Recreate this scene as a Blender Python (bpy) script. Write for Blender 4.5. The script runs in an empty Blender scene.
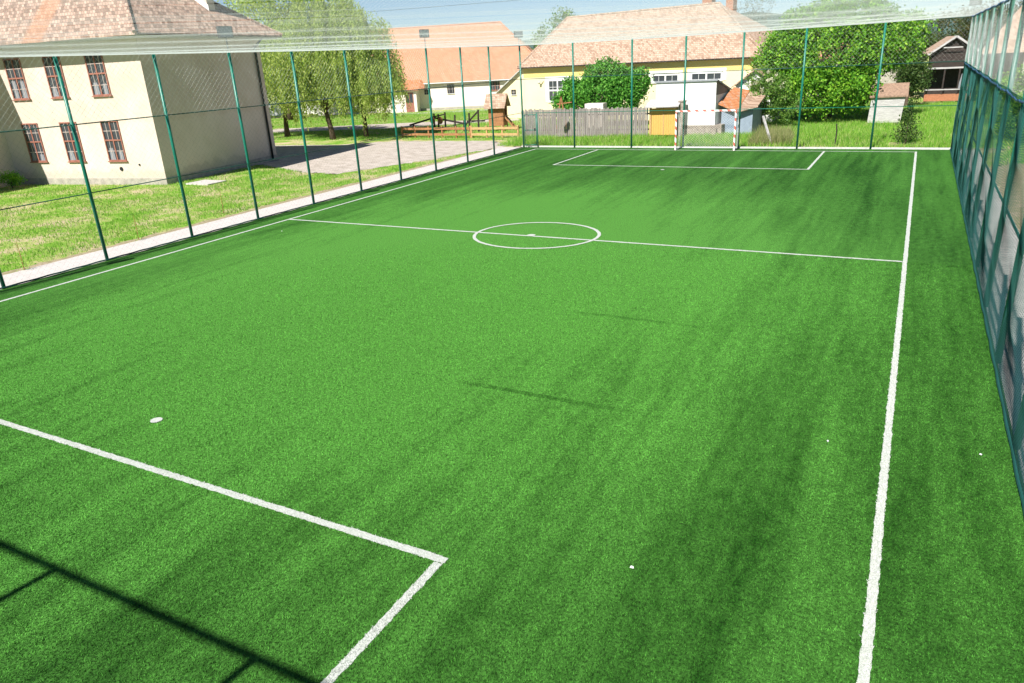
import bpy, math, random
import numpy as np
from mathutils import Vector, Matrix, Euler
R = math.radians
random.seed(4); rng = np.random.default_rng(4)
S = bpy.context.scene
COL = S.collection

# ------------------------------------------------------------------ camera
cd = bpy.data.cameras.new('camera'); cam = bpy.data.objects.new('camera', cd); COL.objects.link(cam)
S.camera = cam
yaw, pit, rol = .506, .369, -.055
F = Vector((-math.sin(yaw)*math.cos(pit), math.cos(yaw)*math.cos(pit), -math.sin(pit)))
R0 = Vector((math.cos(yaw), math.sin(yaw), 0)); U0 = R0.cross(F)
Rv = R0*math.cos(rol) + U0*math.sin(rol); Uv = -R0*math.sin(rol) + U0*math.cos(rol)
M = Matrix((Rv, Uv, -F)).transposed().to_4x4(); M.translation = Vector((9.692, -19.131, 4.952))
cam.matrix_world = M
cd.sensor_width = 36; cd.lens = 726.1/1024*36; cd.clip_start = .05; cd.clip_end = 6000

# ------------------------------------------------------------------ light
SUN = Vector((.09, .953, -1)).normalized()
el = math.asin(-SUN.z); az = math.atan2(-SUN.x, -SUN.y)          # azimuth of the sun from +y towards +x
w = bpy.data.worlds.new('World'); S.world = w; w.use_nodes = True
nt = w.node_tree; bg = nt.nodes['Background']
sky = nt.nodes.new('ShaderNodeTexSky'); sky.sky_type = 'NISHITA'; sky.sun_disc = False
sky.sun_elevation = el; sky.sun_rotation = az; sky.air_density = .75; sky.dust_density = .0; sky.ozone_density = 4
nt.links.new(sky.outputs[0], bg.inputs[0]); bg.inputs[1].default_value = .054
sl = bpy.data.lights.new('sun', 'SUN'); so = bpy.data.objects.new('sun', sl); COL.objects.link(so)
sl.energy = 5.0; sl.angle = R(.55); sl.color = (1, .965, .915)
so.rotation_euler = SUN.to_track_quat('-Z', 'Y').to_euler()
S.view_settings.view_transform = 'Standard'; S.view_settings.look = 'None'
S.view_settings.gamma = 1; S.view_settings.use_curve_mapping = False
S.view_settings.exposure = .85

# ------------------------------------------------------------------ materials
def mat(name, col, rough=.8, var=0, vscale=3, bump=0, bscale=20, col2=None, coord='Object', spec=.3, metal=0, transl=0, stretch=(1, 1, 1), stain=False):
    m = bpy.data.materials.new(name); m.use_nodes = True
    n = m.node_tree.nodes; l = m.node_tree.links; b = n['Principled BSDF']
    b.inputs['Roughness'].default_value = rough; b.inputs['Metallic'].default_value = metal
    b.inputs['Specular IOR Level'].default_value = spec
    b.inputs['Base Color'].default_value = (*col, 1)
    tc = n.new('ShaderNodeTexCoord'); mp = n.new('ShaderNodeMapping'); mp.inputs['Scale'].default_value = stretch
    l.new(tc.outputs[coord], mp.inputs[0])
    if var or col2:
        t = n.new('ShaderNodeTexNoise'); t.inputs['Scale'].default_value = vscale; t.inputs['Detail'].default_value = 6
        t.inputs['Roughness'].default_value = .65
        l.new(mp.outputs[0], t.inputs[0]); r = n.new('ShaderNodeValToRGB')
        c2 = col2 or tuple(c*(1-var) for c in col); c1 = col if col2 else tuple(min(1, c*(1+var)) for c in col)
        r.color_ramp.elements[0].position = .35; r.color_ramp.elements[1].position = .65
        r.color_ramp.elements[0].color = (*c2, 1); r.color_ramp.elements[1].color = (*c1, 1)
        l.new(t.outputs[0], r.inputs[0]); l.new(r.outputs[0], b.inputs['Base Color'])
    if stain:
        src = b.inputs['Base Color'].links[0].from_socket; sp = n.new('ShaderNodeSeparateXYZ'); l.new(tc.outputs['Object'], sp.inputs[0])
        def band(z0, wob, sc, amt, c):
            global_src = src_[0]; q = n.new('ShaderNodeTexNoise'); q.inputs['Scale'].default_value = sc; q.inputs['Detail'].default_value = 6; l.new(tc.outputs['Object'], q.inputs[0])
            a_ = n.new('ShaderNodeMath'); a_.operation = 'MULTIPLY_ADD'; a_.inputs[1].default_value = wob; l.new(q.outputs[0], a_.inputs[0]); l.new(sp.outputs[2], a_.inputs[2])
            k = n.new('ShaderNodeMapRange'); k.inputs[1].default_value = z0+wob*.5; k.inputs[2].default_value = z0+wob*.5-.18; k.inputs[4].default_value = amt; l.new(a_.outputs[0], k.inputs[0])
            x_ = n.new('ShaderNodeMix'); x_.data_type = 'RGBA'; l.new(k.outputs[0], x_.inputs[0]); l.new(global_src, x_.inputs[6]); x_.inputs[7].default_value = (*c, 1); src_[0] = x_.outputs[2]
        src_ = [src]; band(3.1, .35, .9, .30, (.66, .60, .52)); band(.75, 1.1, 1.4, .5, (.42, .36, .30)); l.new(src_[0], b.inputs['Base Color'])
    if bump:
        t = n.new('ShaderNodeTexNoise'); t.inputs['Scale'].default_value = bscale; t.inputs['Detail'].default_value = 4
        l.new(mp.outputs[0], t.inputs[0]); bp = n.new('ShaderNodeBump'); bp.inputs['Strength'].default_value = bump
        bp.inputs['Distance'].default_value = .02; l.new(t.outputs[0], bp.inputs['Height']); l.new(bp.outputs[0], b.inputs['Normal'])
    if transl:
        tr = n.new('ShaderNodeBsdfTranslucent'); tr.inputs[0].default_value = (*col, 1)
        mx = n.new('ShaderNodeMixShader'); mx.inputs[0].default_value = transl
        l.new(b.outputs[0], mx.inputs[1]); l.new(tr.outputs[0], mx.inputs[2]); l.new(mx.outputs[0], n['Material Output'].inputs[0])
    return m

def leaf_mat(name, stops, transl=.35, rough=.55):
    m = bpy.data.materials.new(name); m.use_nodes = True
    n = m.node_tree.nodes; l = m.node_tree.links; b = n['Principled BSDF']
    b.inputs['Roughness'].default_value = rough; b.inputs['Specular IOR Level'].default_value = .25
    g = n.new('ShaderNodeNewGeometry'); r = n.new('ShaderNodeValToRGB')
    cr = r.color_ramp
    while len(cr.elements) < len(stops): cr.elements.new(.5)
    for e, (p, c) in zip(cr.elements, stops): e.position = p; e.color = (*c, 1)
    l.new(g.outputs['Random Per Island'], r.inputs[0]); l.new(r.outputs[0], b.inputs['Base Color'])
    tr = n.new('ShaderNodeBsdfTranslucent'); l.new(r.outputs[0], tr.inputs[0])
    mx = n.new('ShaderNodeMixShader'); mx.inputs[0].default_value = transl
    l.new(b.outputs[0], mx.inputs[1]); l.new(tr.outputs[0], mx.inputs[2]); l.new(mx.outputs[0], n['Material Output'].inputs[0])
    return m

def tile_mat(name, cols, row=.16, wid=.2, bump=.6, patch=None):
    """roof tiles: courses by height, staggered columns along the eave, uneven weathering; object space"""
    m = bpy.data.materials.new(name); m.use_nodes = True
    n = m.node_tree.nodes; l = m.node_tree.links; b = n['Principled BSDF']
    b.inputs['Roughness'].default_value = .85; b.inputs['Specular IOR Level'].default_value = .2
    tc = n.new('ShaderNodeTexCoord'); sp = n.new('ShaderNodeSeparateXYZ'); l.new(tc.outputs['Object'], sp.inputs[0])
    ad = n.new('ShaderNodeMath'); ad.operation = 'ADD'; l.new(sp.outputs[0], ad.inputs[0]); l.new(sp.outputs[1], ad.inputs[1])
    nz = n.new('ShaderNodeTexNoise'); nz.inputs['Scale'].default_value = 1.3; l.new(tc.outputs['Object'], nz.inputs[0])
    wz = n.new('ShaderNodeMath'); wz.operation = 'MULTIPLY_ADD'; wz.inputs[1].default_value = .09
    l.new(nz.outputs[0], wz.inputs[0]); l.new(sp.outputs[2], wz.inputs[2])
    cb = n.new('ShaderNodeCombineXYZ'); l.new(ad.outputs[0], cb.inputs[0]); l.new(wz.outputs[0], cb.inputs[1])
    br = n.new('ShaderNodeTexBrick'); br.inputs['Scale'].default_value = 1
    br.inputs['Brick Width'].default_value = wid; br.inputs['Row Height'].default_value = row
    br.inputs['Mortar Size'].default_value = .012; br.inputs['Mortar Smooth'].default_value = .3
    br.inputs['Color1'].default_value = (0, 0, 0, 1); br.inputs['Color2'].default_value = (1, 1, 1, 1); br.inputs['Mortar'].default_value = (0, 0, 0, 1)
    l.new(cb.outputs[0], br.inputs[0])
    big = n.new('ShaderNodeTexNoise'); big.inputs['Scale'].default_value = .9; big.inputs['Detail'].default_value = 5; big.inputs['Roughness'].default_value = .7
    l.new(tc.outputs['Object'], big.inputs[0])
    mx = n.new('ShaderNodeMix'); mx.data_type = 'FLOAT'; mx.inputs[0].default_value = .62
    l.new(big.outputs[0], mx.inputs[2]); l.new(br.outputs['Color'], mx.inputs[3])
    r = n.new('ShaderNodeValToRGB'); cr = r.color_ramp
    while len(cr.elements) < len(cols): cr.elements.new(.5)
    for i, (e, c) in enumerate(zip(cr.elements, cols)): e.position = .2+.6*i/(len(cols)-1); e.color = (*c, 1)
    l.new(mx.outputs[0], r.inputs[0])
    out = r.outputs[0]
    if patch:
        pc, px0, px1 = patch
        g1 = n.new('ShaderNodeMath'); g1.operation = 'MULTIPLY_ADD'; g1.inputs[1].default_value = .55; l.new(sp.outputs[2], g1.inputs[0]); l.new(sp.outputs[0], g1.inputs[2])
        mr = n.new('ShaderNodeMapRange'); mr.inputs[1].default_value = px0; mr.inputs[2].default_value = px0+.25; l.new(g1.outputs[0], mr.inputs[0])
        mr2 = n.new('ShaderNodeMapRange'); mr2.inputs[1].default_value = px1+.25; mr2.inputs[2].default_value = px1; l.new(g1.outputs[0], mr2.inputs[0])
        mm = n.new('ShaderNodeMath'); mm.operation = 'MULTIPLY'; l.new(mr.outputs[0], mm.inputs[0]); l.new(mr2.outputs[0], mm.inputs[1])
        m3 = n.new('ShaderNodeMath'); m3.operation = 'MULTIPLY'; m3.inputs[1].default_value = .55; l.new(mm.outputs[0], m3.inputs[0])
        pm = n.new('ShaderNodeMix'); pm.data_type = 'RGBA'; l.new(m3.outputs[0], pm.inputs[0]); l.new(out, pm.inputs[6]); pm.inputs[7].default_value = (*pc, 1)
        out = pm.outputs[2]
    l.new(out, b.inputs['Base Color'])
    # each course steps up from the one below
    fr = n.new('ShaderNodeMath'); fr.operation = 'DIVIDE'; fr.inputs[1].default_value = row; l.new(wz.outputs[0], fr.inputs[0])
    f2 = n.new('ShaderNodeMath'); f2.operation = 'FRACT'; l.new(fr.outputs[0], f2.inputs[0])
    su = n.new('ShaderNodeMath'); su.operation = 'SUBTRACT'; l.new(br.outputs['Fac'], su.inputs[1]); l.new(f2.outputs[0], su.inputs[0])
    su2 = n.new('ShaderNodeMath'); su2.operation = 'MULTIPLY'; su2.inputs[1].default_value = -1; l.new(su.outputs[0], su2.inputs[0])
    bp = n.new('ShaderNodeBump'); bp.inputs['Strength'].default_value = bump; bp.inputs['Distance'].default_value = .05
    l.new(su2.outputs[0], bp.inputs['Height']); l.new(bp.outputs[0], b.inputs['Normal'])
    return m

def turf_mat(island=False):
    m = bpy.data.materials.new('turf'); m.use_nodes = True
    n = m.node_tree.nodes; l = m.node_tree.links; b = n['Principled BSDF']
    b.inputs['Roughness'].default_value = .8; b.inputs['Specular IOR Level'].default_value = .12
    tc = n.new('ShaderNodeTexCoord')
    def noise(scale, detail, stretch=(1, 1, 1), dist=0, rough=.6, rot=0):
        mp = n.new('ShaderNodeMapping'); mp.inputs['Scale'].default_value = stretch; mp.inputs['Rotation'].default_value = (0, 0, rot)
        l.new(tc.outputs['Object'], mp.inputs[0]); t = n.new('ShaderNodeTexNoise')
        t.inputs['Scale'].default_value = scale; t.inputs['Detail'].default_value = detail; t.inputs['Distortion'].default_value = dist
        t.inputs['Roughness'].default_value = rough; l.new(mp.outputs[0], t.inputs[0]); return t.outputs[0]
    def math_(op, a, c, d=None):
        q = n.new('ShaderNodeMath'); q.operation = op
        for i, x in enumerate((a, c, d)):
            if x is None: continue
            if isinstance(x, (int, float)): q.inputs[i].default_value = x
            else: l.new(x, q.inputs[i])
        return q.outputs[0]
    streak = noise(.9, 6, (1, .10, 1), .25, .62, .04)          # brushed pile
    blot = noise(.16, 3, (1, .6, 1), .3)
    mid = noise(7, 4, (1, .6, 1))
    fine = noise(30, 6, (1, 1, 1), 0, .9)
    s = math_('MULTIPLY_ADD', streak, .55, .085); s = math_('MULTIPLY_ADD', blot, .20, s); s = math_('MULTIPLY_ADD', mid, .40, s); s = math_('MULTIPLY_ADD', noise(3.2, 4, (1, .07, 1), .15, .6, -.03), .38, s)
    # brushed centre plus vignette painted into the colour: pitch paler mid-field, darker outward
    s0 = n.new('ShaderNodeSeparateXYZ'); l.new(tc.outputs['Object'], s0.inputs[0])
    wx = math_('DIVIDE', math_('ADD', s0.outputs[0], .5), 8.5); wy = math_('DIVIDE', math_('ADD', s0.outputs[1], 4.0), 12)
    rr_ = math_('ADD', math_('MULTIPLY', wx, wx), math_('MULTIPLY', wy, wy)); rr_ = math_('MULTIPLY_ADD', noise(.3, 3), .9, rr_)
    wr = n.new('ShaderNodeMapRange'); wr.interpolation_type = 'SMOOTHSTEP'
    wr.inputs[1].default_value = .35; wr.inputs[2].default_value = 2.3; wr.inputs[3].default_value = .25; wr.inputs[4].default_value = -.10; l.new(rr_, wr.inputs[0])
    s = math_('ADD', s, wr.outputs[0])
    # joins of the turf rolls: faint lines across the pitch every 3.9 m
    sp = n.new('ShaderNodeSeparateXYZ'); l.new(tc.outputs['Object'], sp.inputs[0])
    wob = math_('MULTIPLY_ADD', noise(1.2, 2), .12, sp.outputs[1])
    y = math_('ADD', wob, 9.82+39.0); y = math_('DIVIDE', y, 3.9); y = math_('FRACT', y, 0)
    d = math_('SUBTRACT', y, .5); d = math_('ABSOLUTE', d, 0); d = math_('GREATER_THAN', d, .485)
    brk = math_('DIVIDE', math_('ABSOLUTE', math_('SUBTRACT', sp.outputs[0], 4.6), 0), 3.0); brk = math_('MAXIMUM', math_('SUBTRACT', 1.0, brk), 0)
    yl = math_('LESS_THAN', math_('ABSOLUTE', math_('ADD', sp.outputs[1], 7.9), 0), 3.0); brk = math_('MULTIPLY', math_('MULTIPLY', brk, yl), .24)
    d = math_('MULTIPLY', d, brk); s = math_('MULTIPLY_ADD', d, -.9, s)
    r = n.new('ShaderNodeValToRGB'); cr = r.color_ramp
    for e, p_, c in ((cr.elements[0], .56, (.010, .060, .004)), (cr.elements[1], 1.26, (.092, .285, .042))): e.position = p_; e.color = (*c, 1)
    l.new(s, r.inputs[0])
    fr = n.new('ShaderNodeMapRange'); fr.inputs[1].default_value = .36; fr.inputs[2].default_value = .64; fr.inputs[3].default_value = .0; fr.inputs[4].default_value = 1.56
    l.new(fine, fr.inputs[0])
    if island:
        gi = n.new('ShaderNodeNewGeometry'); fr = n.new('ShaderNodeMapRange'); fr.inputs[3].default_value = .35; fr.inputs[4].default_value = 2.0; l.new(gi.outputs['Random Per Island'], fr.inputs[0])
    mx = n.new('ShaderNodeVectorMath'); mx.operation = 'SCALE'; l.new(r.outputs[0], mx.inputs[0]); l.new(fr.outputs[0], mx.inputs['Scale'])
    l.new(mx.outputs[0], b.inputs['Base Color'])
    if island:
        tr = n.new('ShaderNodeBsdfTranslucent'); l.new(mx.outputs[0], tr.inputs[0]); ms = n.new('ShaderNodeMixShader'); ms.inputs[0].default_value = .3
        l.new(b.outputs[0], ms.inputs[1]); l.new(tr.outputs[0], ms.inputs[2]); l.new(ms.outputs[0], n['Material Output'].inputs[0])
        return m
    bp = n.new('ShaderNodeBump'); bp.inputs['Strength'].default_value = .7; bp.inputs['Distance'].default_value = .02
    l.new(fine, bp.inputs['Height']); l.new(bp.outputs[0], b.inputs['Normal'])
    return m

def ground_mat():
    m = bpy.data.materials.new('meadow'); m.use_nodes = True
    n = m.node_tree.nodes; l = m.node_tree.links; b = n['Principled BSDF']; b.inputs['Roughness'].default_value = .95
    b.inputs['Specular IOR Level'].default_value = .1
    tc = n.new('ShaderNodeTexCoord')
    def noise(scale, detail, rough=.6):
        t = n.new('ShaderNodeTexNoise'); t.inputs['Scale'].default_value = scale; t.inputs['Detail'].default_value = detail; t.inputs['Roughness'].default_value = rough
        l.new(tc.outputs['Object'], t.inputs[0]); return t.outputs[0]
    a = noise(.45, 6, .7); f = noise(14, 4, .7)
    ad = n.new('ShaderNodeMath'); ad.operation = 'MULTIPLY_ADD'; ad.inputs[1].default_value = .5; l.new(f, ad.inputs[0]); l.new(a, ad.inputs[2])
    r = n.new('ShaderNodeValToRGB'); cr = r.color_ramp; cr.elements.new(.5); cr.elements.new(.6)
    for e, (p_, c) in zip(cr.elements, ((.56, (.07, .20, .014)), (.68, (.18, .35, .035)), (.78, (.36, .38, .13)), (.86, (.50, .41, .26)))): e.position = p_; e.color = (*c, 1)
    l.new(ad.outputs[0], r.inputs[0]); l.new(r.outputs[0], b.inputs['Base Color'])
    bp = n.new('ShaderNodeBump'); bp.inputs['Strength'].default_value = .8; bp.inputs['Distance'].default_value = .08
    l.new(f, bp.inputs['Height']); l.new(bp.outputs[0], b.inputs['Normal'])
    return m

MT = dict(
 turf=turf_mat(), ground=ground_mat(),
 line=mat('line_fibre', (.56, .57, .54), .9, col2=(.36, .40, .33), vscale=60, bump=.5, bscale=90),
 conc=mat('concrete', (.50, .46, .43), .9, var=.07, vscale=3, bump=.3, bscale=30),
 kerb=mat('kerb_concrete', (.55, .53, .50), .9, var=.1, vscale=5, bump=.2),
 walk=mat('walk_concrete', (.40, .37, .35), .9, var=.16, vscale=2.5, bump=.3, bscale=30),
 gravel=mat('gravel', (.50, .44, .385), 1, col2=(.33, .285, .235), vscale=1.6, bump=.8, bscale=18),
 soil=mat('soil', (.36, .28, .20), 1, col2=(.22, .20, .09), vscale=4, bump=.9, bscale=12),
 post=mat('green_paint', (.004, .15, .10), .4, spec=.5, var=.08, vscale=5),
 rail=mat('dark_green_rail', (.01, .07, .055), .4, spec=.5),
 wnet=mat('white_net_cord', (.80, .82, .80), .8, transl=.4),
 gnet=mat('green_net_cord', (.012, .075, .062), .7, spec=.2),
 rope=mat('blue_rope', (.04, .11, .22), .7, var=.35, vscale=30),
 cream=mat('cream_render', (.64, .535, .455), .92, col2=(.54, .44, .345), vscale=.55, bump=.15, bscale=12, stain=True),
 white=mat('white_render', (.74, .73, .70), .9, var=.06, vscale=1.2, bump=.1),
 whitew=mat('whitewashed_wall', (.72, .65, .56), .9, var=.07, vscale=.8),
 yellow=mat('yellow_render', (.66, .50, .17), .9, var=.06, vscale=1),
 palecream=mat('pale_cream_render', (.70, .62, .40), .9, var=.06, vscale=1),
 plinth=mat('plinth', (.36, .33, .28), .95, var=.2, vscale=3, bump=.3),
 fascia=mat('eave_board', (.42, .42, .38), .7, var=.12, vscale=2),
 gutter=mat('gutter_metal', (.36, .38, .38), .5, metal=.3, var=.1),
 dark=mat('dark_paint', (.012, .014, .018), .5, spec=.5),
 redwood=mat('red_brown_paint', (.30, .125, .09), .6, var=.2, vscale=9),
 putty=mat('window_bars', (.50, .42, .38), .6),
 glass=mat('window_glass', (.05, .057, .065), .08, spec=.9),
 curtain=mat('curtain', (.22, .23, .25), .8),
 roofA=tile_mat('weathered_tiles', ((.20, .13, .095), (.38, .25, .185), (.49, .35, .265)), row=.17, wid=.18, patch=((.44, .20, .10), 11.2, 12.5)),
 roofO=tile_mat('orange_tiles', ((.43, .205, .125), (.47, .23, .14), (.50, .25, .155)), row=.24, wid=.24, bump=.3),
 roofY=tile_mat('old_pale_tiles', ((.29, .19, .13), (.42, .30, .215), (.50, .37, .28)), row=.14, wid=.17, bump=.5),
 roofR=tile_mat('rust_tiles', ((.40, .15, .06), (.50, .22, .10), (.40, .25, .17)), row=.14, wid=.2),
 old_roof=mat('old_roof_boards', (.26, .17, .12), .95, var=.3, vscale=8, bump=.5),
 plank=mat('grey_planks', (.27, .25, .23), .9, col2=(.17, .145, .13), vscale=2.5, stretch=(7, 7, .5), bump=.4, bscale=12),
 boards=mat('pale_boards', (.50, .48, .47), .9, col2=(.34, .32, .31), vscale=2, stretch=(1, 1, 9), bump=.3),
 ochre=mat('ochre_door', (.55, .33, .09), .7, var=.08, vscale=4, stretch=(5, 5, 1)),
 wood=mat('brown_timber', (.32, .15, .065), .8, var=.25, vscale=6, bump=.3),
 pale_wood=mat('yellow_timber', (.46, .29, .13), .8, var=.2, vscale=6, bump=.3),
 old_wood=mat('dark_timber', (.038, .028, .024), .85, var=.3, vscale=5, bump=.3),
 stone=mat('rubble_stone', (.36, .31, .26), .95, col2=(.20, .17, .14), vscale=5, bump=1, bscale=7),
 brick=mat('brick', (.36, .15, .08), .95, var=.2, vscale=8),
 bark=mat('bark', (.09, .065, .045), .95, var=.35, vscale=9, bump=1, bscale=14),
 steel=mat('white_steel', (.74, .74, .74), .35, spec=.5),
 red=mat('red_band', (.50, .05, .03), .4, spec=.5),
 lamp=mat('lamp_housing', (.10, .11, .12), .45, metal=.5),
 lens=mat('lamp_glass', (.14, .16, .18), .12, spec=.8),
 hill=mat('forest_hill', (.045, .085, .07), 1, var=.35, vscale=.03),
 blue=mat('blue_wall', (.22, .27, .33), .9, var=.1),
 metal=mat('corrugated_sheet', (.28, .29, .31), .6, metal=.2, var=.15, vscale=3),
)
LF = dict(
 walnut=leaf_mat('walnut_leaves', ((0, (.04, .15, .01)), (.5, (.13, .33, .018)), (.85, (.23, .45, .03)), (1, (.34, .50, .06))), .3),
 shrub=leaf_mat('shrub_leaves', ((0, (.04, .17, .018)), (.6, (.10, .32, .035)), (1, (.20, .45, .06))), .3),
 elder=leaf_mat('elder_leaves', ((0, (.06, .15, .02)), (.55, (.12, .24, .035)), (1, (.20, .30, .06))), .3),
 flower=leaf_mat('elder_blossom', ((0, (.62, .60, .40)), (1, (.75, .73, .55))), .3),
 willow=leaf_mat('willow_leaves', ((0, (.18, .29, .04)), (.5, (.37, .50, .09)), (1, (.54, .60, .18))), .5),
 dry=leaf_mat('grey_needles', ((0, (.09, .11, .075)), (1, (.18, .19, .13))), .25),
 far=leaf_mat('distant_leaves', ((0, (.035, .08, .015)), (1, (.10, .16, .035))), .3),
 rusty=leaf_mat('dark_mixed_leaves', ((0, (.03, .06, .012)), (.7, (.08, .10, .02)), (1, (.14, .10, .035))), .3),
 linefib=leaf_mat('white_fibres', ((0, (.42, .45, .38)), (1, (.72, .72, .70))), .25),
 grass=leaf_mat('grass_blades', ((0, (.10, .29, .02)), (.45, (.20, .45, .04)), (.8, (.33, .52, .08)), (1, (.55, .50, .26))), .4),
 dullgrass=leaf_mat('weed_blades', ((0, (.16, .24, .05)), (.6, (.34, .37, .13)), (1, (.50, .42, .25))), .4),
)

# ------------------------------------------------------------------ mesh helpers
class MB:
    def __init__(s): s.v = []; s.f = []
    def quad(s, *p):
        k = len(s.v); s.v += [tuple(q) for q in p]; s.f.append(tuple(range(k, k+len(p)))); return s
    def box(s, x0, x1, y0, y1, z0, z1, bev=0):
        k = len(s.v)
        s.v += [(x0, y0, z0), (x1, y0, z0), (x1, y1, z0), (x0, y1, z0), (x0, y0, z1), (x1, y0, z1), (x1, y1, z1), (x0, y1, z1)]
        for f in ((3, 2, 1, 0), (4, 5, 6, 7), (0, 1, 5, 4), (1, 2, 6, 5), (2, 3, 7, 6), (3, 0, 4, 7)): s.f.append(tuple(k+i for i in f))
        return s
    def beam(s, a, b, w, h=None, up=(0, 0, 1)):
        a = Vector(a); b = Vector(b); d = (b-a).normalized(); u = Vector(up)
        if abs(d.dot(u)) > .98: u = Vector((1, 0, 0))
        x = d.cross(u).normalized()*w/2; y = x.cross(d).normalized()*(h or w)/2
        k = len(s.v)
        for p in (a, b): s.v += [tuple(p-x-y), tuple(p+x-y), tuple(p+x+y), tuple(p-x+y)]
        for f in ((0, 1, 2, 3), (7, 6, 5, 4), (0, 4, 5, 1), (1, 5, 6, 2), (2, 6, 7, 3), (3, 7, 4, 0)): s.f.append(tuple(k+i for i in f))
        return s
    def tube(s, pts, rad, n=8, cap=True):
        pts = [Vector(p) for p in pts]; rs = rad if isinstance(rad, (list, tuple)) else [rad]*len(pts)
        k = len(s.v); ref = Vector((0, 0, 1)) if abs((pts[-1]-pts[0]).normalized().z) < .9 else Vector((1, 0, 0))
        for i, p in enumerate(pts):
            d = (pts[min(i+1, len(pts)-1)]-pts[max(i-1, 0)]).normalized(); x = d.cross(ref).normalized(); y = x.cross(d)
            for j in range(n):
                t = 2*math.pi*j/n; s.v.append(tuple(p+(x*math.cos(t)+y*math.sin(t))*rs[i]))
        for i in range(len(pts)-1):
            for j in range(n):
                s.f.append((k+i*n+j, k+i*n+(j+1) % n, k+(i+1)*n+(j+1) % n, k+(i+1)*n+j))
        if cap:
            s.f.append(tuple(k+j for j in range(n))[::-1]); s.f.append(tuple(k+(len(pts)-1)*n+j for j in range(n)))
        return s
    def build(s, name, m, parent=None, smooth=False):
        me = bpy.data.meshes.new(name); me.from_pydata(s.v, [], s.f); me.update()
        me.materials.append(MT[m] if isinstance(m, str) else m)
        if smooth: me.polygons.foreach_set('use_smooth', [True]*len(me.polygons))
        o = bpy.data.objects.new(name, me); COL.objects.link(o)
        if parent: o.parent = parent
        return o

def tag(o, label, cat, group=None, kind=None):
    o['label'] = label; o['category'] = cat
    if group: o['group'] = group
    if kind: o['kind'] = kind
    return o
def thing(name, label, cat, loc=(0, 0, 0), rz=0, group=None):
    o = bpy.data.objects.new(name, None); COL.objects.link(o); o.location = loc; o.rotation_euler = (0, 0, rz)
    o.empty_display_size = .3
    return tag(o, label, cat, group)
def struct(name, mb, m, parent=None):
    o = mb.build(name, m, parent); o['kind'] = 'structure'; return o
def copy_tree(o, parent=None):
    c = o.copy(); COL.objects.link(c)
    if parent: c.parent = parent
    for ch in list(o.children): copy_tree(ch, c)
    return c
def sheet(pts, z):
    return MB().quad(*[(x, y, z) for x, y in pts])

def polymesh(name, V, n, m, parent=None):
    """V: (count, n, 3) array of n-gons -> one mesh"""
    c = len(V); me = bpy.data.meshes.new(name)
    me.vertices.add(c*n); me.vertices.foreach_set('co', V.reshape(-1).astype(np.float32))
    me.loops.add(c*n); me.loops.foreach_set('vertex_index', np.arange(c*n, dtype=np.int32))
    me.polygons.add(c); me.polygons.foreach_set('loop_start', np.arange(0, c*n, n, dtype=np.int32))
    me.update(calc_edges=True); me.materials.append(m)
    o = bpy.data.objects.new(name, me); COL.objects.link(o)
    if parent: o.parent = parent
    return o

def leaves(name, cen, m, parent, size=.16, aspect=.55, droop=0):
    """one rhombic leaf card per centre"""
    k = len(cen); a = rng.normal(size=(k, 3)); a /= np.linalg.norm(a, axis=1)[:, None]
    if droop: a = a*(1-droop)+np.array([0, 0, -1])*droop; a /= np.linalg.norm(a, axis=1)[:, None]
    b = np.cross(a, rng.normal(size=(k, 3))); b /= np.linalg.norm(b, axis=1)[:, None]
    s = size*rng.uniform(.6, 1.3, (k, 1))
    V = np.stack([cen-a*s*.5, cen+b*s*aspect*.5, cen+a*s*.5, cen-b*s*aspect*.5], axis=1)
    return polymesh(name, V, 4, m, parent)

def crown_points(lobes, clusters, per, spread):
    pts = []
    vol = np.array([l[3]*l[4]*l[5] for l in lobes])**.7; vol /= vol.sum()
    for l, f in zip(lobes, vol):
        k = max(3, int(clusters*f)); d = rng.normal(size=(k, 3)); d /= np.linalg.norm(d, axis=1)[:, None]
        r = rng.uniform(.45, 1.0, (k, 1))**.6
        c = np.array(l[:3])+d*r*np.array(l[3:6])
        pts.append((c[:, None, :]+rng.normal(size=(k, per, 3))*spread*rng.uniform(.6, 1.3, (k, 1, 1))).reshape(-1, 3))
    p = np.concatenate(pts); return p[p[:, 2] > .1]

def trunk_mesh(h, r, limbs, lean=(0, 0)):
    mb = MB(); top = Vector((lean[0], lean[1], h))
    mb.tube([(0, 0, -.1), (lean[0]*.2, lean[1]*.2, h*.3), (lean[0]*.6, lean[1]*.6, h*.65), top], [r*1.25, r, r*.8, r*.6], 9)
    for (dx, dy, dz) in limbs:
        s0 = top*random.uniform(.7, .98); e = top+Vector((dx, dy, dz)); mid = (s0+e)/2+Vector((random.uniform(-.2, .2), random.uniform(-.2, .2), .15*dz))
        mb.tube([s0, mid, e], [r*.5, r*.3, r*.08], 6)
        for _ in range(3):
            q = mid+Vector([random.uniform(-1, 1)*.35*abs(dz+1) for _ in range(3)]); mb.tube([mid, (mid+q)/2+Vector((0, 0, .1)), q], [r*.22, r*.13, r*.04], 5)
    return mb

def tree(name, label, cat, loc, th, tr, lobes, lm, clusters, per, spread, size, aspect=.55, group=None, lean=(0, 0)):
    t = thing(name, label, cat, loc, 0, group)
    limbs = [((l[0]-lean[0])*.8, (l[1]-lean[1])*.8, max(.3, l[2]-th)) for l in lobes]
    trunk_mesh(th, tr, limbs, lean).build('trunk', 'bark', t, True)
    leaves('crown', crown_points(lobes, clusters, per, spread), LF[lm], t, size, aspect)
    return t

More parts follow.
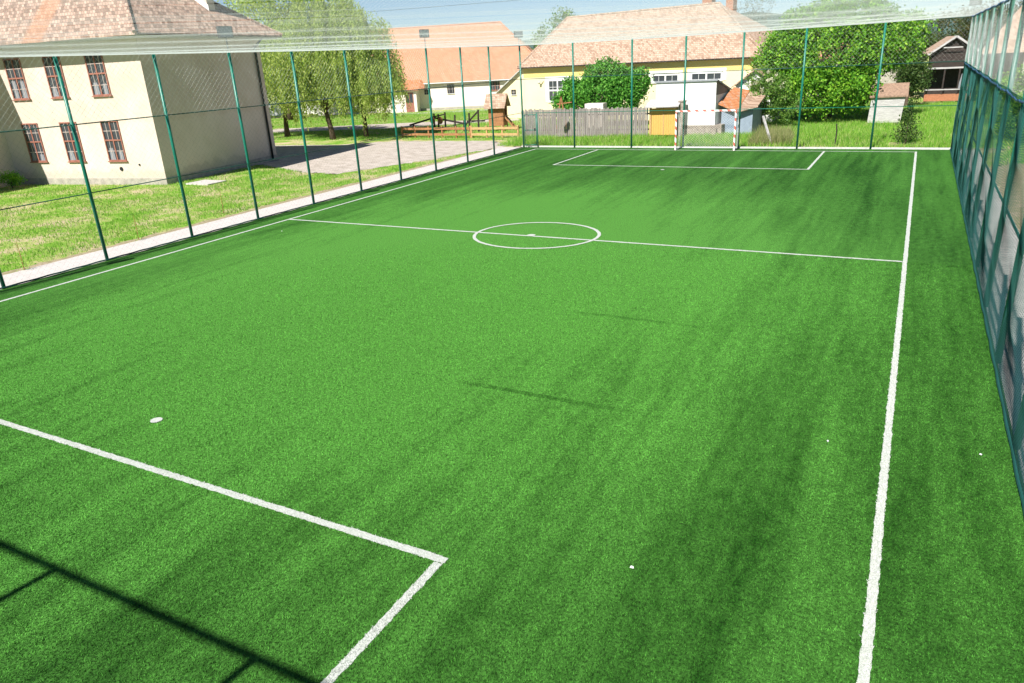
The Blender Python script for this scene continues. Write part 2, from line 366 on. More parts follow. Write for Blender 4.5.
# ------------------------------------------------------------------ ground, turf, markings
g = MB().quad((-2500, -300, -.03), (2500, -300, -.03), (2500, 4000, -.03), (-2500, 4000, -.03)); struct('ground', g, 'ground')
FX0, FX1, FY0, FY1, H = -11.13, 11.36, -21.27, 21.27, 5.73
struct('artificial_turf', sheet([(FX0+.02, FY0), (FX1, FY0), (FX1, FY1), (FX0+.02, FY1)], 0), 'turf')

def wavy_strip(path, wd, z=.004, step=.06, closed=False):
    mb = MB(); P = []
    for (a, b) in zip(path[:-1], path[1:]):
        n = max(1, int(math.dist(a, b)/step)); P += [(a[0]+(b[0]-a[0])*i/n, a[1]+(b[1]-a[1])*i/n) for i in range(n)]
    P.append(path[-1]); L = []; Rr = []
    for i, p in enumerate(P):
        q = P[min(i+1, len(P)-1)]; o = P[max(i-1, 0)]; d = (q[0]-o[0], q[1]-o[1]); m_ = math.hypot(*d) or 1; nx, ny = -d[1]/m_, d[0]/m_
        wl = wd/2+random.gauss(0, .0045); wr = wd/2+random.gauss(0, .0045)
        L.append((p[0]+nx*wl, p[1]+ny*wl, z)); Rr.append((p[0]-nx*wr, p[1]-ny*wr, z))
    k = 0
    for i in range(len(P)-1): mb.quad(Rr[i], Rr[i+1], L[i+1], L[i])
    return mb
W2 = 9.9; LW = .10
def line(name, path, z=.004, wd=LW): return struct(name, wavy_strip(path, wd, z), 'line')
line('sideline', [(W2, -20), (W2, 20.42)], wd=.092)
line('sideline', [(-W2, -20), (-W2, 20.42)])
line('goal_line', [(-W2+.06, 20.36), (W2-.06, 20.30)], .008)
line('goal_line', [(-W2+.06, -20), (W2-.06, -20)], .008)
line('halfway_line', [(-W2+.06, .06), (W2-.06, -.02)], .008)
for s in (-1, 1): line('area_line', [(5.93*s, 14.36), (5.93*s, 20.28)], .004)
line('area_line', [(-5.98, 14.3), (5.98, 14.3)], .008)
line('area_line', [(-5.8, -13.93), (5.86, -13.93)], .008)
line('area_line', [(5.8, -13.99), (5.8, -19.94)], .004, .10); line('area_line', [(-5.8, -13.99), (-5.8, -19.94)], .004)
line('centre_circle', [(0.0+1.93*math.cos(t*math.pi/48), .22+1.68*math.sin(t*math.pi/48)) for t in range(97)], .012)
def spot(x, y, r):
    mb = MB(); mb.quad(*[(x+r*(1+random.uniform(-.06, .06))*math.cos(t*math.pi/12), y+r*math.sin(t*math.pi/12), .014) for t in range(24)]); return struct('penalty_mark', mb, 'line')
spot(-.17, -12.9, .09); spot(-.1, 13.4, .09); spot(-.1, .1, .13)

# concrete round the pitch
struct('kerb', MB().box(FX0-.16, FX1+.16, FY1, FY1+.18, -.1, .07), 'kerb')
struct('kerb', MB().box(FX0-.16, FX1+.16, FY0-.16, FY0, -.1, .05), 'kerb')
struct('path', MB().box(FX0-1.55, FX0+.018, FY0, FY1-.002, -.12, -.004), 'conc')
struct('path', MB().box(FX1+.002, FX1+1.15, FY0, FY1-.002, -.12, -.004), 'walk')
# bare soil between path and lawn
def ragged(pts, amp, n=10):
    out = []
    for a, b in zip(pts, pts[1:]+pts[:1]):
        for i in range(n):
            t = i/n; out.append((a[0]+(b[0]-a[0])*t+random.uniform(-amp, amp), a[1]+(b[1]-a[1])*t+random.uniform(-amp, amp)))
    return out
def flat(name, pts, z, m, amp=.25, n=12):
    import bmesh
    bm = bmesh.new(); vs = [bm.verts.new((x, y, z)) for x, y in ragged(pts, amp, n)]; f = bm.faces.new(vs)
    bmesh.ops.triangulate(bm, faces=[f]); me = bpy.data.meshes.new(name); bm.to_mesh(me); bm.free()
    for p in me.polygons:
        if p.normal.z < 0: p.flip()
    me.materials.append(MT[m]); o = bpy.data.objects.new(name, me); COL.objects.link(o); o['kind'] = 'structure'; return o
flat('soil_strip', [(-13.3, -21), (-13.1, -4), (-13.2, 8), (-13.0, 20), (-12.5, 20), (-12.5, -21)], -.024, 'soil', .14, 40)
flat('soil', [(12.4, -4), (12.4, 15), (13.2, 18.0), (16, 15), (17, 6), (16, -8)], -.024, 'soil', .3, 20)
flat('driveway', [(-23.6, 12.2), (-18.6, 10.3), (-16.2, 9.9), (-14.6, 14.2), (-13.1, 19.6), (-12.6, 22.5), (-15.5, 24.6), (-23.0, 24.4), (-26.5, 22), (-60, 20), (-60, 14)], -.022, 'gravel', .22, 14)
flat('garden_path', [(-21, 39.9), (-24, 38.6), (-31, 33.6), (-44, 30), (-44, 34), (-33, 38.9), (-22.5, 42.2)], -.021, 'gravel', .2, 12)
flat('yard', [(-43, 51.2), (-28, 57), (-27, 54.2), (-42, 48.6)], -.021, 'conc', .1, 8)
flat('soil_strip', [(-12, 21.5), (13.5, 21.5), (13.3, 22.0), (-12, 22.1)], -.020, 'soil', .1, 60)

# hills
def hill(x0, x1, y, hs, name='hill'):
    mb = MB(); n = 60; pr = []
    for i in range(n+1):
        x = x0+(x1-x0)*i/n; u = i/n
        h = hs*(math.sin(u*math.pi)**.8)*(1+.22*math.sin(u*11+x0)+.10*math.sin(u*29)+.03*math.sin(u*83))
        pr.append((x, h))
    for i in range(n):
        (a, ha), (b, hb) = pr[i], pr[i+1]
        mb.quad((a, y, -5), (b, y, -5), (b, y+150, hb*.6), (a, y+150, ha*.6)); mb.quad((a, y+150, ha*.6), (b, y+150, hb*.6), (b, y+400, hb), (a, y+400, ha))
        mb.quad((a, y+400, ha), (b, y+400, hb), (b, y+900, -5), (a, y+900, -5))
    return struct(name, mb, 'hill')
hill(-2300, 300, 2100, 95); hill(-250, 1100, 1900, 78)

# ------------------------------------------------------------------ nets and fences
def net_strands(Wd, Ht, sp, th, fn, seg=None, jit=.07):
    """diagonal cords over a Wd x Ht rectangle; fn(u,v)->3d point, square section th"""
    V = []; Fc = []; st = sp*math.sqrt(2); k = 0
    for sgn in (1, -1):
        c = -Ht if sgn == 1 else 0; end = Wd if sgn == 1 else Wd+Ht
        while c < end:
            if sgn == 1: u0, u1 = max(0, c), min(Wd, c+Ht); pts = ((u0, u0-c), (u1, u1-c))
            else: u0, u1 = max(0, c-Ht), min(Wd, c); pts = ((u0, c-u0), (u1, c-u1))
            c += st*random.uniform(1-jit, 1+jit)
            if u1-u0 < .02: continue
            (a, b), (d, e) = pts; n = max(1, int((u1-u0)/seg)) if seg else 1
            P = [fn(a+(d-a)*i/n, b+(e-b)*i/n) for i in range(n+1)]
            dr = Vector(P[-1])-Vector(P[0]); dr.normalize()
            up = Vector((0, 0, 1)); x = dr.cross(up)
            x.normalize(); y = x.cross(dr); x *= th/2; y *= th/2
            base = len(V)
            for p in P:
                p = Vector(p); V += [p-x-y, p+x-y, p+x+y, p-x+y]
            for i in range(n):
                for j in range(4):
                    a0 = base+i*4+j; a1 = base+i*4+(j+1) % 4; Fc.append((a0, a1, a1+4, a0+4))
    mb = MB(); mb.v = [tuple(v) for v in V]; mb.f = Fc; return mb

def fence(label, org, ang, length, posts, ropes, wside, nets=True, gth=.0026, wth=.003, sp=.11, railmat='rail', hem=True):
    t = thing('sports_fence', label, 'fence', org, ang)
    for x in posts:
        MB().tube([(x, 0, -.05), (x, 0, H)], .05, 10).build('post', 'post', t, True)
    for z, r, mt in ropes:
        if mt == 'rope':
            n = int(length/.12); pts = [(length*i/n, wside*.05+random.uniform(-.006, .006), z+.012*math.sin(i*.9)+random.uniform(-.012, .012)-.03*math.sin(math.pi*((length*i/n) % 3)/3)) for i in range(n+1)]
            MB().tube(pts, r, 5).build('rope', mt, t)
        else: MB().tube([(0, wside*.02, z), (length, wside*.02, z)], r, 8).build('rail', mt, t, True)
    zm = 3.88; y = wside*.05
    bul = lambda u, v: .03*math.sin(u*1.1)*math.sin(v*1.7)+.05*wside*math.sin(math.pi*min(1, v/3.8))*abs(math.sin(math.pi*u/3))
    net_strands(length, H-zm-.03, sp, wth, lambda u, v: (u, y+.02*math.sin(u*2), zm+v), 1.2).build('white_net', 'wnet', t)
    net_strands(length, zm-.04, sp, gth, lambda u, v: (u, y+bul(u, v), .04+v), .8).build('green_net', 'gnet', t)
    if hem:
        n = int(length/.15); MB().tube([(length*i/n, wside*(0.05+.012*abs(math.sin(i*.35))), .035+.004*math.sin(i*1.3)) for i in range(n+1)], .022, 6).build('hem_rope', 'gnet', t)
    return t
LY = [-21.27, -18.2, -15.2, -12.2, -9.2, -6.22, -3.14, -.21, 2.75, 5.75, 8.67, 11.62, 14.69, 17.6]
fence('tall green sports fence with net along the left side, in front of the cream building', (FX0, FY0, 0), R(90), FY1-FY0, [y-FY0 for y in LY], [(2.0, .014, 'rail'), (3.9, .016, 'rail'), (H-.02, .016, 'rail')], -1, gth=.0011, wth=.0025, sp=.13)
FXs = [-11.13, -7.78, -4.3, -1.36, 1.58, 4.52, 7.92, 11.36]
fence('tall green sports fence with net at the far end behind the goal', (FX0, FY1, 0), 0, FX1-FX0, [x-FX0 for x in FXs], [(1.98, .016, 'post'), (3.88, .018, 'rail'), (H-.02, .014, 'rail')], -1, gth=.0010, wth=.0014, sp=.13, hem=False)
fence('tall green sports fence with dark net and blue rope along the right walkway', (FX1, FY0, 0), R(90), FY1-FY0, [y-FY0 for y in (-18, -15, -12, -9, -6, -3, 0, 3, 6, 9, 12, 15, 18)], [(2.0, .022, 'post'), (3.82, .022, 'rope'), (H-.02, .026, 'rope')], 1, gth=.0034, wth=.0012, sp=.062)
fence('green sports fence at the near end that shadows the turf at bottom left', (FX0, FY0, 0), 0, FX1-FX0, [1.46+3.03*k-FX0 for k in range(-4, 4)], [(2.0, .02, 'rail'), (3.88, .02, 'rail'), (H-.02, .045, 'rail')], 1, gth=.0022, wth=.003)

# pitch gate in the far left corner
gt = thing('pitch_gate', 'low green gate in the far left corner of the pitch fence', 'gate', (-11.05, 21.21, 0))
MB().tube([(.91, 0, -.02), (.91, 0, 1.98)], .03, 8).build('gate_post', 'post', gt, True)
fr = MB()
for a, b in (((.05, 0, .12), (.05, 0, 1.9)), ((.84, 0, .12), (.84, 0, 1.9)), ((.05, 0, .14), (.84, 0, .14)), ((.05, 0, 1.0), (.84, 0, 1.0)), ((.05, 0, 1.88), (.84, 0, 1.88))): fr.tube([a, b], .022, 8)
fr.build('gate_frame', 'post', gt, True)
net_strands(.78, 1.7, .05, .003, lambda u, v: (.06+u, .0, .16+v)).build('wire_mesh', 'gnet', gt)
MB().box(.74, .80, -.07, -.03, .96, 1.12).build('lock', 'dark', gt)

CSP = .05
# ceiling net: sagging between the fence tops
def cz(u, v):
    a = max(0, math.sin(math.pi*u/(FX1-FX0)))**.45*max(0, math.sin(math.pi*v/(FY1-FY0)))**.35
    return (FX0+u, FY0+v, H-.20*a+.02*math.sin(u*1.9)*math.sin(v*1.3)*a)
cn = net_strands(FX1-FX0, FY1-FY0, CSP, .0006, cz, 1.5, .015).build('ceiling_net', 'wnet')
tag(cn, 'white net roof stretched over the whole pitch between the fence tops', 'net')

# ------------------------------------------------------------------ floodlights
def floodlight(label, x, y, rz):
    t = thing('floodlight', label, 'floodlight', (x, y, H), rz, 'floodlights on the fence posts')
    MB().tube([(0, 0, -.25), (0, 0, .46)], .022, 8).build('bracket', 'lamp', t, True)
    hb = MB().box(-.24, .24, -.07, .09, .42, .78)
    for i in range(6): hb.box(-.2+.072*i, -.185+.072*i, .09, .13, .46, .74)
    h = hb.build('housing', 'lamp', t); MB().box(-.21, .21, -.078, -.071, .45, .75).build('lens', 'lens', h)
    MB().beam((-.26, 0, .44), (-.26, 0, .64), .03, .015).beam((.26, 0, .44), (.26, 0, .64), .03, .015).beam((-.26, 0, .44), (.26, 0, .44), .03, .015).build('yoke', 'lamp', t)
    return t
floodlight('grey floodlight on the left fence post in front of the cream building roof', FX0, -.21, R(75))
floodlight('grey floodlight on the left fence post in front of the orange tiled roof', FX0, 11.62, R(75))
floodlight('grey floodlight above the far left corner post beside the orange roof end', FX0, 21.2, R(45))
floodlight('grey floodlight above the far right corner post of the pitch', FX1, 21.2, R(-40))
floodlight('grey floodlight on a left fence post near the camera end', FX0, -12.2, R(75))

# ------------------------------------------------------------------ goal
gl = thing('goal', 'handball goal with red and white striped frame in front of the far fence', 'goal', (0.03, 20.36, 0))
def band_mat():
    m = bpy.data.materials.new('striped_paint'); m.use_nodes = True; n = m.node_tree.nodes; l = m.node_tree.links; b = n['Principled BSDF']; b.inputs['Roughness'].default_value = .4
    tc = n.new('ShaderNodeTexCoord'); sp = n.new('ShaderNodeSeparateXYZ'); l.new(tc.outputs['Object'], sp.inputs[0])
    a = n.new('ShaderNodeMath'); a.operation = 'ADD'; l.new(sp.outputs[0], a.inputs[0]); l.new(sp.outputs[2], a.inputs[1])
    d = n.new('ShaderNodeMath'); d.operation = 'DIVIDE'; d.inputs[1].default_value = .41; l.new(a.outputs[0], d.inputs[0])
    f = n.new('ShaderNodeMath'); f.operation = 'FRACT'; l.new(d.outputs[0], f.inputs[0])
    g_ = n.new('ShaderNodeMath'); g_.operation = 'GREATER_THAN'; g_.inputs[1].default_value = .58; l.new(f.outputs[0], g_.inputs[0])
    mx = n.new('ShaderNodeMix'); mx.data_type = 'RGBA'; mx.inputs[6].default_value = (.78, .77, .75, 1); mx.inputs[7].default_value = (.55, .13, .09, 1)
    l.new(g_.outputs[0], mx.inputs[0]); l.new(mx.outputs[2], b.inputs['Base Color']); return m
MT['band'] = band_mat()
for sx in (-1.54, 1.54):
    o = MB().beam((0, 0, 0), (0, 0, 1.959), .08).build('goalpost', 'band', gl); o.location = (sx, 0, 0)
MB().beam((-1.58, 0, 2.0), (1.58, 0, 2.0), .08).build('crossbar', 'band', gl)
bf = MB()
for s in (-1, 1):
    bf.tube([(s*1.54, .04, 1.98), (s*1.54, .55, 1.95), (s*1.54, .84, 1.2), (s*1.54, .86, .03)], .018, 6)
    bf.tube([(s*1.54, .04, .03), (s*1.54, .86, .03)], .018, 6)
bf.tube([(-1.54, .86, .03), (1.54, .86, .03)], .018, 6)
bf.build('back_frame', 'steel', gl, True)
def gy(v): return (.55+.29*min(1, v/1.0)) if v > 0 else 0
nb = net_strands(3.06, 2.2, .10, .0042, lambda u, v: (-1.53+u, .55+.3*math.sin(min(1, (2.2-v)/1.1)*math.pi/2)*(1), max(.02, v*1.93/2.2)), .3)
o = nb
for s in (-1, 1):
    q = net_strands(.8, 1.9, .10, .0042, lambda u, v: (s*1.54, .05+u*(1 if v < 1.2 else .65), v+.03)); k = len(o.v); o.v += q.v; o.f += [tuple(i+k for i in f) for f in q.f]
o.build('net', 'wnet', gl)

# ------------------------------------------------------------------ houses
def window(par, x, z0, wd, ht, y=0, cols=2, rows=4, fm='redwood', bm_='putty', t=.06, curt=0, face=-1):
    """window set in the wall plane y, facing -y"""
    f = MB(); yo = y-.05; yi = y+.04
    f.box(x-wd/2, x-wd/2+t, yo, yi, z0, z0+ht).box(x+wd/2-t, x+wd/2, yo, yi, z0, z0+ht)
    f.box(x-wd/2+t, x+wd/2-t, yo, yi, z0, z0+t).box(x-wd/2+t, x+wd/2-t, yo, yi, z0+ht-t, z0+ht)
    if cols == 2: f.box(x-t*.6, x+t*.6, yo+.012, yi, z0+t, z0+ht-t)
    if rows >= 3: f.box(x-wd/2+t, x+wd/2-t, yo+.008, yi, z0+ht*.52-t*.6, z0+ht*.52+t*.6)
    o = f.build('window', fm, par)
    b = MB(); n = 2 if cols == 2 else 1
    for i in range(1, rows):
        if rows >= 3 and i == rows//2: continue
        z = z0+ht*i/rows; b.box(x-wd/2+t, x+wd/2-t, yo+.028, yi-.01, z-.014, z+.014)
    for c in range(n):
        xa = x-wd/2+(wd/n)*(c+.5); b.box(xa-.012, xa+.012, yo+.030, yi-.01, z0+t, z0+ht-t)
    b.build('glazing_bars', bm_, o)
    MB().quad((x-wd/2+.01, y-.004, z0+.01), (x+wd/2-.01, y-.004, z0+.01), (x+wd/2-.01, y-.004, z0+ht-.01), (x-wd/2+.01, y-.004, z0+ht-.01)).build('pane', 'glass', o)
    MB().box(x-wd/2-.06, x+wd/2+.06, y-.09, y+.01, z0-.05, z0-.005).build('sill', 'redwood' if fm == 'redwood' else 'steel', o)
    if curt:
        for k in range(2):
            xa = x-wd/4+(k*wd/2); zt = z0+ht*curt*random.uniform(.6, 1.1); q = random.uniform(.10, .17)
            MB().quad((xa-wd*q, y-.0065, z0+t), (xa+wd*q, y-.0065, z0+t), (xa+wd*.10, y-.0065, zt), (xa-wd*.10, y-.0065, zt)).build('curtain', 'curtain', o)
    return o

def roof_hip(L, D, ze, zr, oh, inl, inr, name, m, par, th=.12):
    """hip (in>0) or gable (in=0) roof over 0..L x 0..D, ridge along x at D/2"""
    mb = MB(); x0, x1, y0, y1 = -oh, L+oh, -oh, D+oh; ra = inl if inl > 0 else -oh; rb = L-inr if inr > 0 else L+oh; ym = D/2
    A, B, C, Dd = (x0, y0, ze), (x1, y0, ze), (x1, y1, ze), (x0, y1, ze); E, G = (ra, ym, zr), (rb, ym, zr)
    mb.quad(A, B, G, E); mb.quad(C, Dd, E, G); mb.quad(B, C, G); mb.quad(Dd, A, E)
    dn = lambda p: (p[0], p[1], p[2]-th)
    for p, q in ((A, B), (B, C), (C, Dd), (Dd, A)): mb.quad(dn(p), dn(q), q, p)
    if inl == 0 or inr == 0: pass
    o = mb.build(name, m, par)
    return o, (A, B, C, Dd, E, G)
def ridge_cap(par, segs, m, r=.09, step=.38):
    mb = MB()
    for a, b in segs:
        a = Vector(a); b = Vector(b); n = max(1, int((b-a).length/step))
        for i in range(n):
            p = a.lerp(b, i/n); q = a.lerp(b, (i+1.12)/n); mb.tube([p+Vector((0, 0, .02)), q+Vector((0, 0, .035))], [r*1.1, r*.85], 6)
    return mb.build('ridge_tiles', m, par)

# --- cream two-storey building: local x runs from its right corner leftwards
c0 = (-23.36, 5.46); bA = thing('school_building', 'two storey cream building with red brown windows and hipped tile roof, at the left', 'building', (c0[0], c0[1], 0), R(9))
# local frame: front wall along -x, gable wall along +y
LB, DB, HW = 16.0, 9.2, 6.9
mb = MB()
mb.box(-10.3, 0, 0, DB, -.1, HW)
mb.build('wall', 'cream', bA)
MB().box(-10.3, .03, -.03, DB+.03, -.1, .30).build('plinth', 'plinth', bA)
MB().box(-22, -10.3, -9, DB+3, -.1, HW+.004).build('wing', 'cream', bA)
rw = MB(); ra = roof_hip(13.5, DB, HW+.12, HW+4.25, 1.0, 0, 4.7, 'roof', 'roofA', bA, .10); ra[0].location = (-13.5, 0, 0)
rc = ra[0]
pts = [Vector(p)+Vector((-13.5, 0, 0)) for p in ra[1]]
cap = MB(); rcap = ridge_cap(rc, [(ra[1][1], ra[1][5]), (ra[1][2], ra[1][5]), (ra[1][4], ra[1][5])], 'roofA')
rb = roof_hip(11.6, 22.0, HW+.13, HW+3.9, .5, 3, 3, 'roof', 'roofA', bA, .10); rb[0].location = (-21.8, -9.0, 0)
# soffit + gutter
MB().box(-10.3, .82, -.82, -.02, HW-.06, HW+.015).box(.004, .82, -.018, DB+.82, HW-.06, HW+.015).build('soffit', 'fascia', bA)
MB().tube([(-10.6, -.9, HW+.03), (.92, -.9, HW+.05)], .06, 8).tube([(.9, -.92, HW+.05), (.9, DB+.9, HW+.05)], .06, 8).build('gutter', 'gutter', bA, True)
MB().tube([(.80, 8.55, HW), (.12, 8.62, HW-.5), (.10, 8.66, HW-.8), (.10, 8.66, .1)], .065, 8).build('downpipe', 'dark', bA, True)
for i, xs in enumerate((-2.83, -5.6, -8.3)):
    for z in (1.18, 4.36): window(bA, xs, z, 1.15, 1.98, 0, curt=(.3 if z < 2 else .42))
for (x, z, r) in ((-2.75, .78, .10), (-1.5, .98, .05)):
    MB().tube([(x, -.04, z), (x, .02, z)], r, 12).build('wall_vent', 'dark', bA)
ch = MB().box(-1.75, -.87, 6.45, 7.05, 7.6, 11.2).build('chimney', 'cream', bA)
MB().box(-1.83, -.79, 6.37, 7.13, 11.2, 11.4).build('chimney_cap', 'brick', ch)
MB().quad((-.80, 6.05, 8.30), (-.78, 6.44, 8.30), (-3.6, 6.44, 10.35), (-3.6, 6.15, 10.35)).quad((-.80, 6.44, 8.30), (-.80, 6.44, 8.62), (-1.9, 6.44, 9.4), (-1.9, 6.44, 9.10)).build('flashing', 'white', ch)
# concrete slab in the grass
struct('concrete_slab', MB().box(-22.3, -20.7, 5.7, 6.9, -.1, .03), 'conc'); MB

# --- orange roofed house
oh_ = thing('farmhouse', 'long white farmhouse with bright orange tiled roof and brown porch door', 'house', (-46, 53, 0), R(20))
MB().box(-8, 20.2, 0, 10.2, -.1, 3.0).build('wall', 'whitew', oh_)
MB().box(-.02, 20.22, -.03, 10.1, -.1, .25).build('plinth', 'plinth', oh_)
o1, pp = roof_hip(28.2, 10.2, 2.98, 9.2, .35, 5.5, 6.4, 'roof', 'roofO', oh_); o1.location = (-8, 0, 0)
ridge_cap(o1, [(pp[1], pp[5]), (pp[4], pp[5])], 'roofO')
MB().tube([(-.3, -.42, 2.93), (20.5, -.42, 2.93)], .06, 6).build('gutter', 'gutter', oh_)
window(oh_, 8.4, 1.75, .8, .95, -.01, 2, 2, 'old_wood', 'putty', .06)
window(oh_, 13.6, 1.85, 1.1, 1.0, -.01, 2, 2, 'redwood', 'putty', .06)
window(oh_, 5.5, 1.75, .45, .55, -.01, 1, 2, 'old_wood', 'putty', .05)
pr_ = MB().box(1.4, 4.65, -1.5, 0, -.1, 2.55).build('porch', 'whitew', oh_)
rp = MB(); rp.quad((1.1, -1.85, 2.4), (5.0, -1.85, 2.4), (5.0, 2.2, 4.6), (1.1, 2.2, 4.6)).quad((5.0, -1.85, 2.4), (5.6, -1.2, 2.4), (5.0, 2.2, 4.6)).quad((1.1, -1.85, 2.3), (5.0, -1.85, 2.3), (5.0, -1.85, 2.4), (1.1, -1.85, 2.4))
rp.build('porch_roof', 'roofR', pr_)
dr = MB().box(3.35, 4.3, -1.53, -1.5, 0, 2.1).build('door', 'redwood', oh_)
MB().box(3.45, 3.8, -1.545, -1.531, 1.0, 1.95).box(3.86, 4.2, -1.545, -1.531, 1.0, 1.95).build('door_glass', 'glass', dr)

# --- yellow house
ya = math.atan2(-4.5, 21.2); yh = thing('yellow_house', 'long yellow and cream house with big pale old tile roof behind the plank fence', 'house', (-21.5, 42, 0), ya)
YL = 21.6
MB().box(0, YL, 0, 9.4, -.1, 3.45).build('wall', 'palecream', yh)
MB().box(-.015, YL+.015, -.02, 9.42, 3.45, 4.28).build('yellow_band', 'yellow', yh)
y1, yp = roof_hip(YL, 9.4, 4.36, 8.25, .35, 1.5, 5.6, 'roof', 'roofY', yh)
ridge_cap(y1, [(yp[1], yp[5]), (yp[4], yp[5]), (yp[0], yp[4])], 'roofY')
ev = MB(); ev.tube([(-.35, -.42, 4.27), (YL+.35, -.42, 4.27)], .055, 6); ev.build('gutter', 'old_wood', yh)
for (x0, x1, z0, z1) in ((2.7, 4.7, 1.4, 3.2), (12.9, 15.2, 2.75, 3.35), (16.2, 18.7, 2.8, 3.4)):
    window(yh, (x0+x1)/2, z0, x1-x0, z1-z0, -.01, 2, 3 if z1-z0 > 1 else 1, 'steel', 'steel', .10)
    MB().box(x0-.3, x1+.3, -.035, 0, z1+.03, z1+.26).box(x0-.3, x0-.05, -.035, 0, z0, z1+.03).box(x1+.05, x1+.3, -.035, 0, z0, z1+.03).build('window_surround', 'white', yh)
# lean-to annex at its left end
an = MB(); an.quad((-3.3, 0.01, -.1), (-.02, 0.01, -.1), (-.02, 0.01, 4.25), (-3.3, 0.01, 2.15)); an.quad((-3.3, 8, -.1), (-3.3, .01, -.1), (-3.3, .01, 2.15), (-3.3, 8, 2.15))
ax_ = an.build('annex', 'palecream', yh)
MB().quad((-3.6, -.3, 1.98), (-.0, -.3, 4.3), (-.0, 8.3, 4.3), (-3.6, 8.3, 1.98)).quad((-3.6, -.3, 1.88), (-.0, -.3, 4.2), (-.0, -.3, 4.3), (-3.6, -.3, 1.98)).build('annex_roof', 'fascia', ax_)
window(yh, -1.25, 2.05, .5, .42, 0, 1, 2, 'old_wood', 'putty', .05)
for (x, wd, zt) in ((14.7, .8, 9.6), (16.6, .6, 9.0)):
    c_ = MB().box(x-wd/2, x+wd/2, 5.2, 5.9, 6.4, zt).build('chimney', 'brick', yh); MB().box(x-wd/2-.06, x+wd/2+.06, 5.14, 5.96, zt, zt+.12).build('chimney_cap', 'plinth', c_)
MB().beam((1.9, -.25, 3.0), (2.2, -.05, 3.15), .06).tube([(1.9, -.3, 2.95), (1.9, -.2, 3.1)], .1, 8).build('wall_lamp', 'fascia', yh)

# --- white shed behind the goal
sh = thing('white_shed', 'flat topped white shed on a rubble stone base behind the goal', 'shed', (-4.85, 27.45, 0), 0)
MB().box(0, 3.72, 0, 4.2, .62, 2.35).build('wall', 'white', sh)
up = MB(); up.quad((0, 0, 2.35), (3.72, 0, 2.35), (3.72, 0, 3.22), (0, 0, 3.22)); up.quad((0, 4.2, 2.35), (0, 0, 2.35), (0, 0, 3.22)); up.build('parapet', 'white', sh)
sg = MB(); sg.quad((3.718, 0, 2.352), (3.718, 4.2, 2.352), (3.718, 0, 3.2)); sg.build('gable_boards', 'plank', sh)
MB().box(-.03, 4.15, -.04, 4.2, -.1, .62).build('stone_base', 'stone', sh)
rf = MB(); rf.quad((-.1, -.1, 3.28), (3.80, -.1, 3.28), (3.80, 4.4, 2.42), (-.1, 4.4, 2.42)); rf.quad((-.1, -.1, 3.18), (3.80, -.1, 3.18), (3.80, -.1, 3.28), (-.1, -.1, 3.28)); rf.quad((3.80, -.1, 3.18), (3.80, 4.4, 2.32), (3.80, 4.4, 2.42), (3.80, -.1, 3.28)); rf.build('roof', 'metal', sh)

# --- tiled lean-to beside it
lt = thing('tiled_outhouse', 'small blue walled outhouse with rusty orange tile roof right of the white shed', 'outhouse', (-.95, 28.3, 0), 0); lt.scale = (.82, 1, .95)
MB().box(.02, 2.3, 0, 3, -.1, 1.5).build('wall', 'blue', lt)
a = MB(); a.quad((-.15, -.35, 1.95), (1.25, -.35, 1.45), (1.25, 3.2, 2.5), (.0, 3.2, 2.75)); a.quad((-.15, -.35, 1.87), (1.25, -.35, 1.37), (1.25, -.35, 1.45), (-.15, -.35, 1.95)); a.build('roof', 'roofR', lt)
a = MB(); a.quad((1.1, -.45, 1.42), (2.7, -.3, 1.75), (2.6, 3.2, 2.35), (1.2, 3.2, 2.45)); a.quad((1.1, -.45, 1.34), (2.7, -.3, 1.67), (2.7, -.3, 1.75), (1.1, -.45, 1.42)); a.build('roof', 'roofY', lt)
MB().box(-.3, -.0, -1.1, -.2, -.1, .5).build('stone_step', 'stone', lt)
# --- little gabled house behind
sm = thing('gabled_outbuilding', 'small white gabled outbuilding with pinkish roof peeping beside the big tree', 'outbuilding', (-1.6, 35.2, 0), 0)
a = MB(); a.box(0, 2.6, 0, 3, -.1, 2.6).quad((0, -.005, 2.6), (2.6, -.005, 2.6), (1.3, -.005, 3.5)); a.build('wall', 'white', sm)
a = MB(); a.quad((-.25, -.3, 2.45), (1.3, -.3, 3.6), (1.3, 3.2, 3.6), (-.25, 3.2, 2.45)); a.quad((1.3, -.3, 3.6), (2.9, -.3, 2.45), (2.9, 3.2, 2.45), (1.3, 3.2, 3.6)); a.quad((-.25, -.3, 2.35), (1.3, -.3, 3.5), (1.3, -.3, 3.6), (-.25, -.3, 2.45)); a.quad((1.3, -.3, 3.5), (2.9, -.3, 2.35), (2.9, -.3, 2.45), (1.3, -.3, 3.6)); a.build('roof', 'roofY', sm)
# wing roof further right
a = MB(); a.quad((2.6, .5, 2.35), (4.8, .8, 2.2), (4.8, 3.4, 2.6), (2.6, 3.2, 2.9)); a.build('lean_to_roof', 'metal', sm)

# --- house behind the big tree, red gable
rg = thing('red_roofed_house', 'house behind the big tree, only its orange roof slope showing', 'house', (-.3, 64, 0), R(-4))
MB().box(0, 8, 0, 7, -.1, 3.6).build('wall', 'plinth', rg); roof_hip(8, 7, 3.6, 6.6, .3, 0, 2.4, 'roof', 'roofO', rg)

